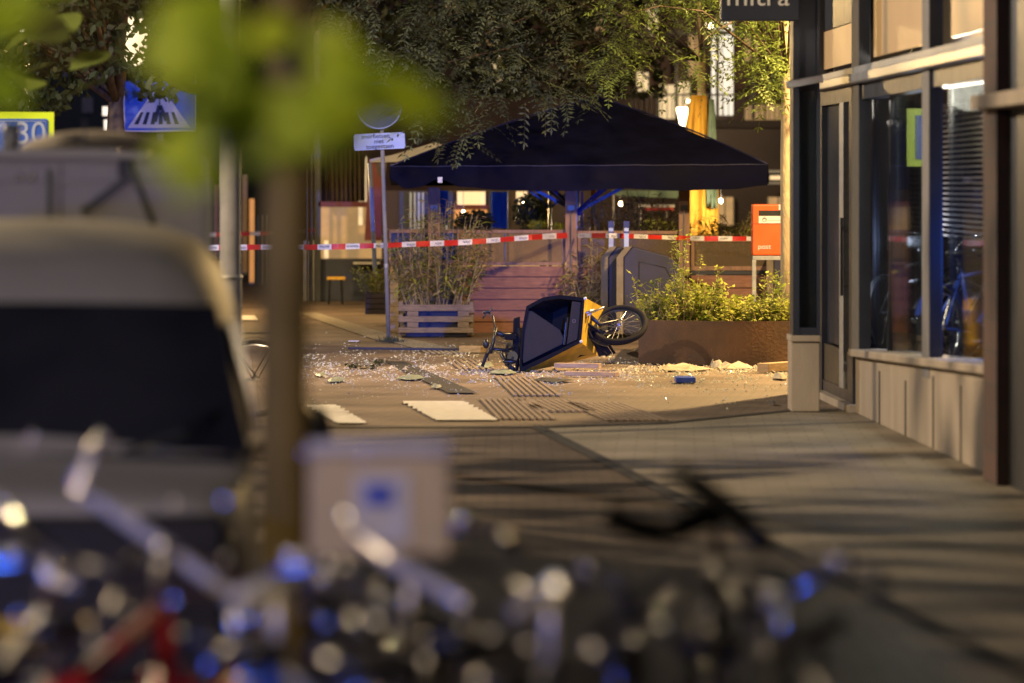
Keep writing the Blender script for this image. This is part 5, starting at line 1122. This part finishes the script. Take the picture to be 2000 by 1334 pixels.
# street stretch left of the trunk
def col_(x0, x1, y0, y1, Y, mn, name, label, cat='post'):
    t = thing(name, (P((x0+x1)/2,0,Y).x, Y, 0), label, cat); bf(MB(), x0, x1, y0, y1, Y, .1).build('shaft', M[mn], t, bevel=.01)
    bf(MB(), x0-1, x1+1, y1-3, y1+2, Y-.02, .14).build('foot', M['darkmetal'], t)
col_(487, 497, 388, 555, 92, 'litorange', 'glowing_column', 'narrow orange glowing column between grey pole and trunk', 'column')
col_(473, 483, 340, 535, 94, 'palewood', 'pale_column', 'pale slim column right of the grey pole', 'column')
col_(417, 427, 360, 500, 90, 'pinkwall', 'brick_column', 'brownish column left of the grey pole', 'column')
for i, (x, mn) in enumerate(((502,'curtain'),(512,'galv'),(522,'galv'))): col_(x, x+5-i, 420, 560, 93+i, mn, 'screen_post', ('blue lit', 'first grey', 'second grey')[i]+' narrow post beside the glowing column')
# left building
lb = thing('left_building', (P(200,0,120).x, 120, 0), 'dark building behind the trees at the far left', 'building')
m = MB(); bf(m, -900, 600, -420, 560, 120, 6); m.build('wall', M['hedge'], lb)
for x, y in ((120,120),(160,190),(60,60)): m = MB(); bf(m, x, x+22, y, y+30, 119.9, .05); m.build('window', M['navyframe'], lb)
ub = thing('upper_building', (P(700,0,110).x, 110, 0), 'pinkish brick housing behind the tree crowns', 'building')
m = MB(); bf(m, 560, 1060, -420, 372, 104, 5); m.build('wall', M['pinkwall'], ub)
for x in (640, 730, 820, 910, 1000):
    for y in (-60, 90): m = MB(); bf(m, x, x+44, y, y+70, 103.9, .05); w = m.build('window', M['windscreen'], ub); m = MB(); bf(m, x+20, x+24, y, y+70, 103.86, .03); m.build('frame', M['offwhite'], w)
# bright lamp seen through the tree at left
t = thing('street_lantern', (P(262,0,88).x, 88, 0), 'overexposed bright lantern glowing through the left tree', 'street lamp')
MB().lathe(P(262,128,88), (0,0,1), [(.05,0),(.22,.1),(.30,.75),(.12,.9)], 18).build('globe', mat('lanternglow', (1,.9,.75), .5, emit=(1,.8,.5), es=1.8, scale=5, var=.7), t, True)
MB().tube([(P(262,0,88).x, 88, 0), P(262,126,88)], .05).build('post', M['black'], t, True)
t = thing('path_lamp', (P(203,0,90).x, 90, 0), 'two small glowing panels beside the left tree trunk', 'lamp')
m = MB(); bf(m, 200, 211, 208, 226, 90, .05); bf(m, 203, 212, 234, 256, 90, .05); m.build('panel', M['litwhite'], t); MB().tube([P(206,258,90.05), (P(206,0,90).x, 90.05, 0)], .03).build('post', M['black'], t)

# ================================================================ TREES
def frond(m, p, d, L_, rnd, ls=.045, lw=.016, pairs=6, droop=.35):
    d = d.normalized(); side = d.cross(Vector((0,0,1)))
    if side.length < .05: side = Vector((1,0,0))
    side.normalize(); side = (side+Vector((0,0,rnd.uniform(-.6,.6)))).normalized(); up = side.cross(d)
    pts = [p+d*(L_*t)+Vector((0,0,-droop*L_*t*t)) for t in [i/pairs for i in range(pairs+1)]]
    for i in range(1, pairs+1):
        ax = (pts[i]-pts[i-1]).normalized(); s_ = ls*(1-.35*abs(i/pairs-.45))
        for sg in (-1, 1):
            dd = (side*sg+ax*.55+up*rnd.uniform(-.25,.1)).normalized(); e = dd.cross(up).normalized()*lw/2; q = pts[i]
            tip = q+dd*s_; mp = q+dd*s_*.5-up*.003
            m.add([q, mp+e, tip, mp-e], [(0,1,2,3)])
    q = pts[-1]; ax = (pts[-1]-pts[-2]).normalized(); e = ax.cross(up).normalized()*lw/2; m.add([q, q+ax*ls*.5+e, q+ax*ls, q+ax*ls*.5-e], [(0,1,2,3)])
    w = side*.0016; m.add([pts[0]-w, pts[0]+w, pts[-1]+w, pts[-1]-w], [(0,1,2,3)])
low = [(640,95),(690,135),(740,150),(800,215),(835,290),(870,300),(900,292),(930,300),(960,285),(1000,215),(1050,228),(1075,235),(1120,212),(1160,205),(1200,185),(1240,150),(1275,130),(1310,185),(1350,190),(1385,150),(1410,60),(1435,150),(1460,195),(1500,212),(1530,190),(1560,150)]
def lowy(x):
    for i in range(len(low)-1):
        if low[i][0] <= x <= low[i+1][0]: u = (x-low[i][0])/(low[i+1][0]-low[i][0]); return low[i][1]+(low[i+1][1]-low[i][1])*u
    return 60
def acacia(name, trunk, x0, x1, Ya, Yb_, n, label, seed, mn, nbr=26, ls=.05):
    rnd = random.Random(seed); t = thing(name, trunk[0], label, 'tree')
    tm = MB(); tm.tube(trunk, [.085,.075,.07,.06,.05][:len(trunk)], 12); hub = trunk[-2]
    cr = MB(); tips = []; bm_ = MB()
    for i in range(nbr):
        ex = rnd.uniform(x0, x1); Y = rnd.uniform(Ya, Yb_); ey = rnd.uniform(-260, max(-60, lowy(ex)-60)); e = P(ex, ey, Y)
        m1 = hub.lerp(e, .5)+Vector((0,0,rnd.uniform(.1,.6))); bm_.tube([hub, m1, m1.lerp(e,.5)+Vector((rnd.gauss(0,.12),0,rnd.gauss(0,.1))), e], [.018,.012,.008,.003], 6); tips.append((m1, e))
    k = 0
    while k < n:
        px = rnd.uniform(x0, x1); py = rnd.uniform(-280, 305); Y = rnd.uniform(Ya, Yb_)
        ly = lowy(px)-18
        if py > ly+rnd.gauss(0, 10): continue
        dens = .5+.5*math.sin(px*.031+Y*1.7+seed)*math.sin(py*.045-px*.013+Y*.9)
        if px > 1440: dens = .6+.4*dens
        if 1225 < px < 1345 and py > 20: dens *= .55
        if 1385 < px < 1440 and py > 30: dens *= .35
        if rnd.random() > .03+.97*dens*dens*dens*1.6: continue
        k += 1; p = P(px, py, Y); a = rnd.uniform(-2.6, -.5) if rnd.random() < .75 else rnd.uniform(0, 6.28)
        d = Vector((math.cos(a)*rnd.choice((-1,1))*1.2+rnd.uniform(-.5,.5), rnd.uniform(-.7,.5), -abs(math.sin(a))*.55+rnd.uniform(0,.6)))
        frond(cr, p, d, rnd.uniform(.26,.4), rnd, ls*rnd.uniform(.8,1.2), ls*.3, rnd.choice((5,6,7)))
    tm.build('trunk', M['palebark'], t, True); bm_.build('branches', M['darkwood'], t, True); cr.build('crown', M[mn], t); return t
tx = lambda px, Y: (px-1000)/F*Y
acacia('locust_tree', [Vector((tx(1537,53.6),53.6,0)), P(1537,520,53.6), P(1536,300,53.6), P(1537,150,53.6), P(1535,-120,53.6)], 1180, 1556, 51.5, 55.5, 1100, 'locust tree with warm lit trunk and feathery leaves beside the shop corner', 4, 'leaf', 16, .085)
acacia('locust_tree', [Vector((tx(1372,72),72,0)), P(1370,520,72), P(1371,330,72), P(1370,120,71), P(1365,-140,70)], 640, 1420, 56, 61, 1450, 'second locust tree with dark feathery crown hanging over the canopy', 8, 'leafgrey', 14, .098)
def softtree(name, cx, trunk, box, n, label, mn, Ya, Yb_, seed, s=.09, fork=True, r0=.16, gaps=(), lowf=None):
    rnd = random.Random(seed); t = thing(name, trunk[0], label, 'tree'); tm = MB(); tm.tube(trunk, [r0, r0*.85, r0*.7, r0*.5][:len(trunk)], 10)
    x0, x1, y0, y1 = box
    for i in range(16):
        e = P(rnd.uniform(x0, x1), rnd.uniform(y0, (y0+y1)/2+40), rnd.uniform(Ya, Yb_)); h = trunk[-2]; tm.tube([h, h.lerp(e,.5)+Vector((0,0,.1)), e], [r0*.4,r0*.22,.01], 6)
    m = MB(); k = 0
    while k < n:
        px = rnd.uniform(x0, x1); py = rnd.uniform(y0, y1); Y = rnd.uniform(Ya, Yb_)
        d = .5+.5*math.sin(px*.04+seed)*math.sin(py*.05+px*.02+Y)
        if rnd.random() > .15+.85*d: continue
        if any((px-a)**2/b**2+(py-c)**2/dd**2 < 1 for a, c, b, dd in gaps) and rnd.random() < .66: continue
        if lowf and py > lowf(px)+rnd.gauss(0,8): continue
        k += 1; p = P(px, py, Y); q = Vector((rnd.gauss(0,1), rnd.gauss(0,1), rnd.gauss(0,1))).normalized()*s*rnd.uniform(.6,1.2); e = q.cross(Vector((rnd.random(),rnd.random(),rnd.random()))).normalized()*s*.5
        m.add([p-q, p+e-q*.2, p+q, p-e-q*.2], [(0,1,2,3)])
    tm.build('trunk', M['bark'], t, True); m.build('crown', M[mn], t); return t
softtree('street_tree', 225, [Vector((tx(226,60),60,0)), P(226,258,60), P(226,200,60), P(240,120,60)], (-160, 345, -320, 250), 9000, 'dark tree with a forked trunk in front of the crossing sign', 'leafdark', 56, 64, 3, .08, r0=.14,
         gaps=((262,92,30,34),), lowf=lambda x: 150+95*math.exp(-((x-60)/90.)**2)+(40 if x > 270 else 0))
softtree('street_tree', 560, [Vector((tx(560,84),84,0)), P(560,300,84), P(560,180,84), P(565,60,84)], (400, 1010, -320, 170), 9000, 'dark background tree behind the leaves left of the canopy', 'leafdark', 80, 88, 5, .11)
softtree('street_tree', 1250, [Vector((tx(1120,86),86,0)), P(1120,300,86), P(1122,120,86), P(1128,0,86)], (900, 1300, -320, 190), 6000, 'dark background tree right behind the canopy tip', 'leafdark', 83, 88, 6, .10, gaps=((1265,40,26,34),(1256,160,20,26)))
# near street tree
def leaf(m, p, d, n, L_, W_):
    d = d.normalized(); s = d.cross(n).normalized(); n = s.cross(d)
    prof = [(0,0),(.15,.28),(.35,.47),(.55,.46),(.78,.27),(1,0)]
    vs = [p+d*L_*t+n*(-.10*L_*t*t) for t, _ in prof]
    Lf = [vs[i]+s*W_*w+n*.12*W_*w for i, (_, w) in enumerate(prof)]; Rt = [vs[i]-s*W_*w+n*.12*W_*w for i, (_, w) in enumerate(prof)]
    b = vs+Lf[1:-1]+Rt[1:-1]; fs = [(0,1,6),(0,10,1)]
    for i in range(1,4): fs += [(i,i+1,6+i,5+i), (i,9+i,10+i,i+1)]
    fs += [(4,5,9),(4,13,5)]; m.add(b, fs)
nt_ = thing('near_tree', (tx(553,12.6), 12.6, 0), 'slim young tree in the foreground with bright green blurred leaves', 'tree')
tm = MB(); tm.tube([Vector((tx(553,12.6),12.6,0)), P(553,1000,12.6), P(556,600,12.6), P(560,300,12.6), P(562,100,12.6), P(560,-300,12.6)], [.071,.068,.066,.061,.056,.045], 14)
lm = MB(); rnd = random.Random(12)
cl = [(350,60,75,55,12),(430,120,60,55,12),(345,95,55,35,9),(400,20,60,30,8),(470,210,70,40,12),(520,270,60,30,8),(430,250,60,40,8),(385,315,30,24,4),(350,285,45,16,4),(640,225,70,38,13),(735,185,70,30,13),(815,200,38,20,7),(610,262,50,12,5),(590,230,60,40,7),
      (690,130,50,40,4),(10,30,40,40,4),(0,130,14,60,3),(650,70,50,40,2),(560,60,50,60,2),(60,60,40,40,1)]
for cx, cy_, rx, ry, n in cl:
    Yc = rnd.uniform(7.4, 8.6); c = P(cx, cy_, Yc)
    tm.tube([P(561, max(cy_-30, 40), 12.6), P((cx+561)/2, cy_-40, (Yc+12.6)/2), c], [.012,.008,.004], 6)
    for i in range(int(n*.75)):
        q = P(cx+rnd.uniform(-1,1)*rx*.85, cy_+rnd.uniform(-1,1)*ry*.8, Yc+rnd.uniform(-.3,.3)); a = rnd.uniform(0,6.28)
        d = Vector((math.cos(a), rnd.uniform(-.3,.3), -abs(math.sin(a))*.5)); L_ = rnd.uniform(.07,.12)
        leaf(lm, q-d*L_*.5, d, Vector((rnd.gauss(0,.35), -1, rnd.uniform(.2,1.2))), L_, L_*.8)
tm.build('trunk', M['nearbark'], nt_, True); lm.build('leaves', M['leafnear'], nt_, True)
# unseen tree added at left, its crown shaped to throw band shadows over the pavement
ot = thing('shadow_tree', (-4.4, 30, 0), 'tree added outside the view to shade the pavement', 'tree')
tm = MB(); tm.tube([(-4.4,30,0),(-4.4,30,2.2),(-4.3,30,4.4),(-4.2,30,6)], [.1,.09,.07,.03], 10); lm = MB(); rnd = random.Random(2)
for i in range(420):
    p = Vector((-4.3+rnd.gauss(0,.8), 30+rnd.choice((-4.6,-3.2,-1.9,-.4,1.1,2.4))+rnd.gauss(0,.28), rnd.uniform(2.6,5.9))); a = rnd.uniform(0,6.28)
    leaf(lm, p, Vector((math.cos(a), math.sin(a), -.3)), Vector((rnd.gauss(0,.5), rnd.gauss(0,.5), 1)), .34, .3)
for i in range(24): e = Vector((-4.3+rnd.gauss(0,.9), 30+rnd.uniform(-4.6,2.6), rnd.uniform(3,5.5))); tm.tube([(-4.35,30,2.8), e], [.03,.008], 5)
tm.build('trunk', M['bark'], ot, True); lm.build('crown', M['leaf'], ot)
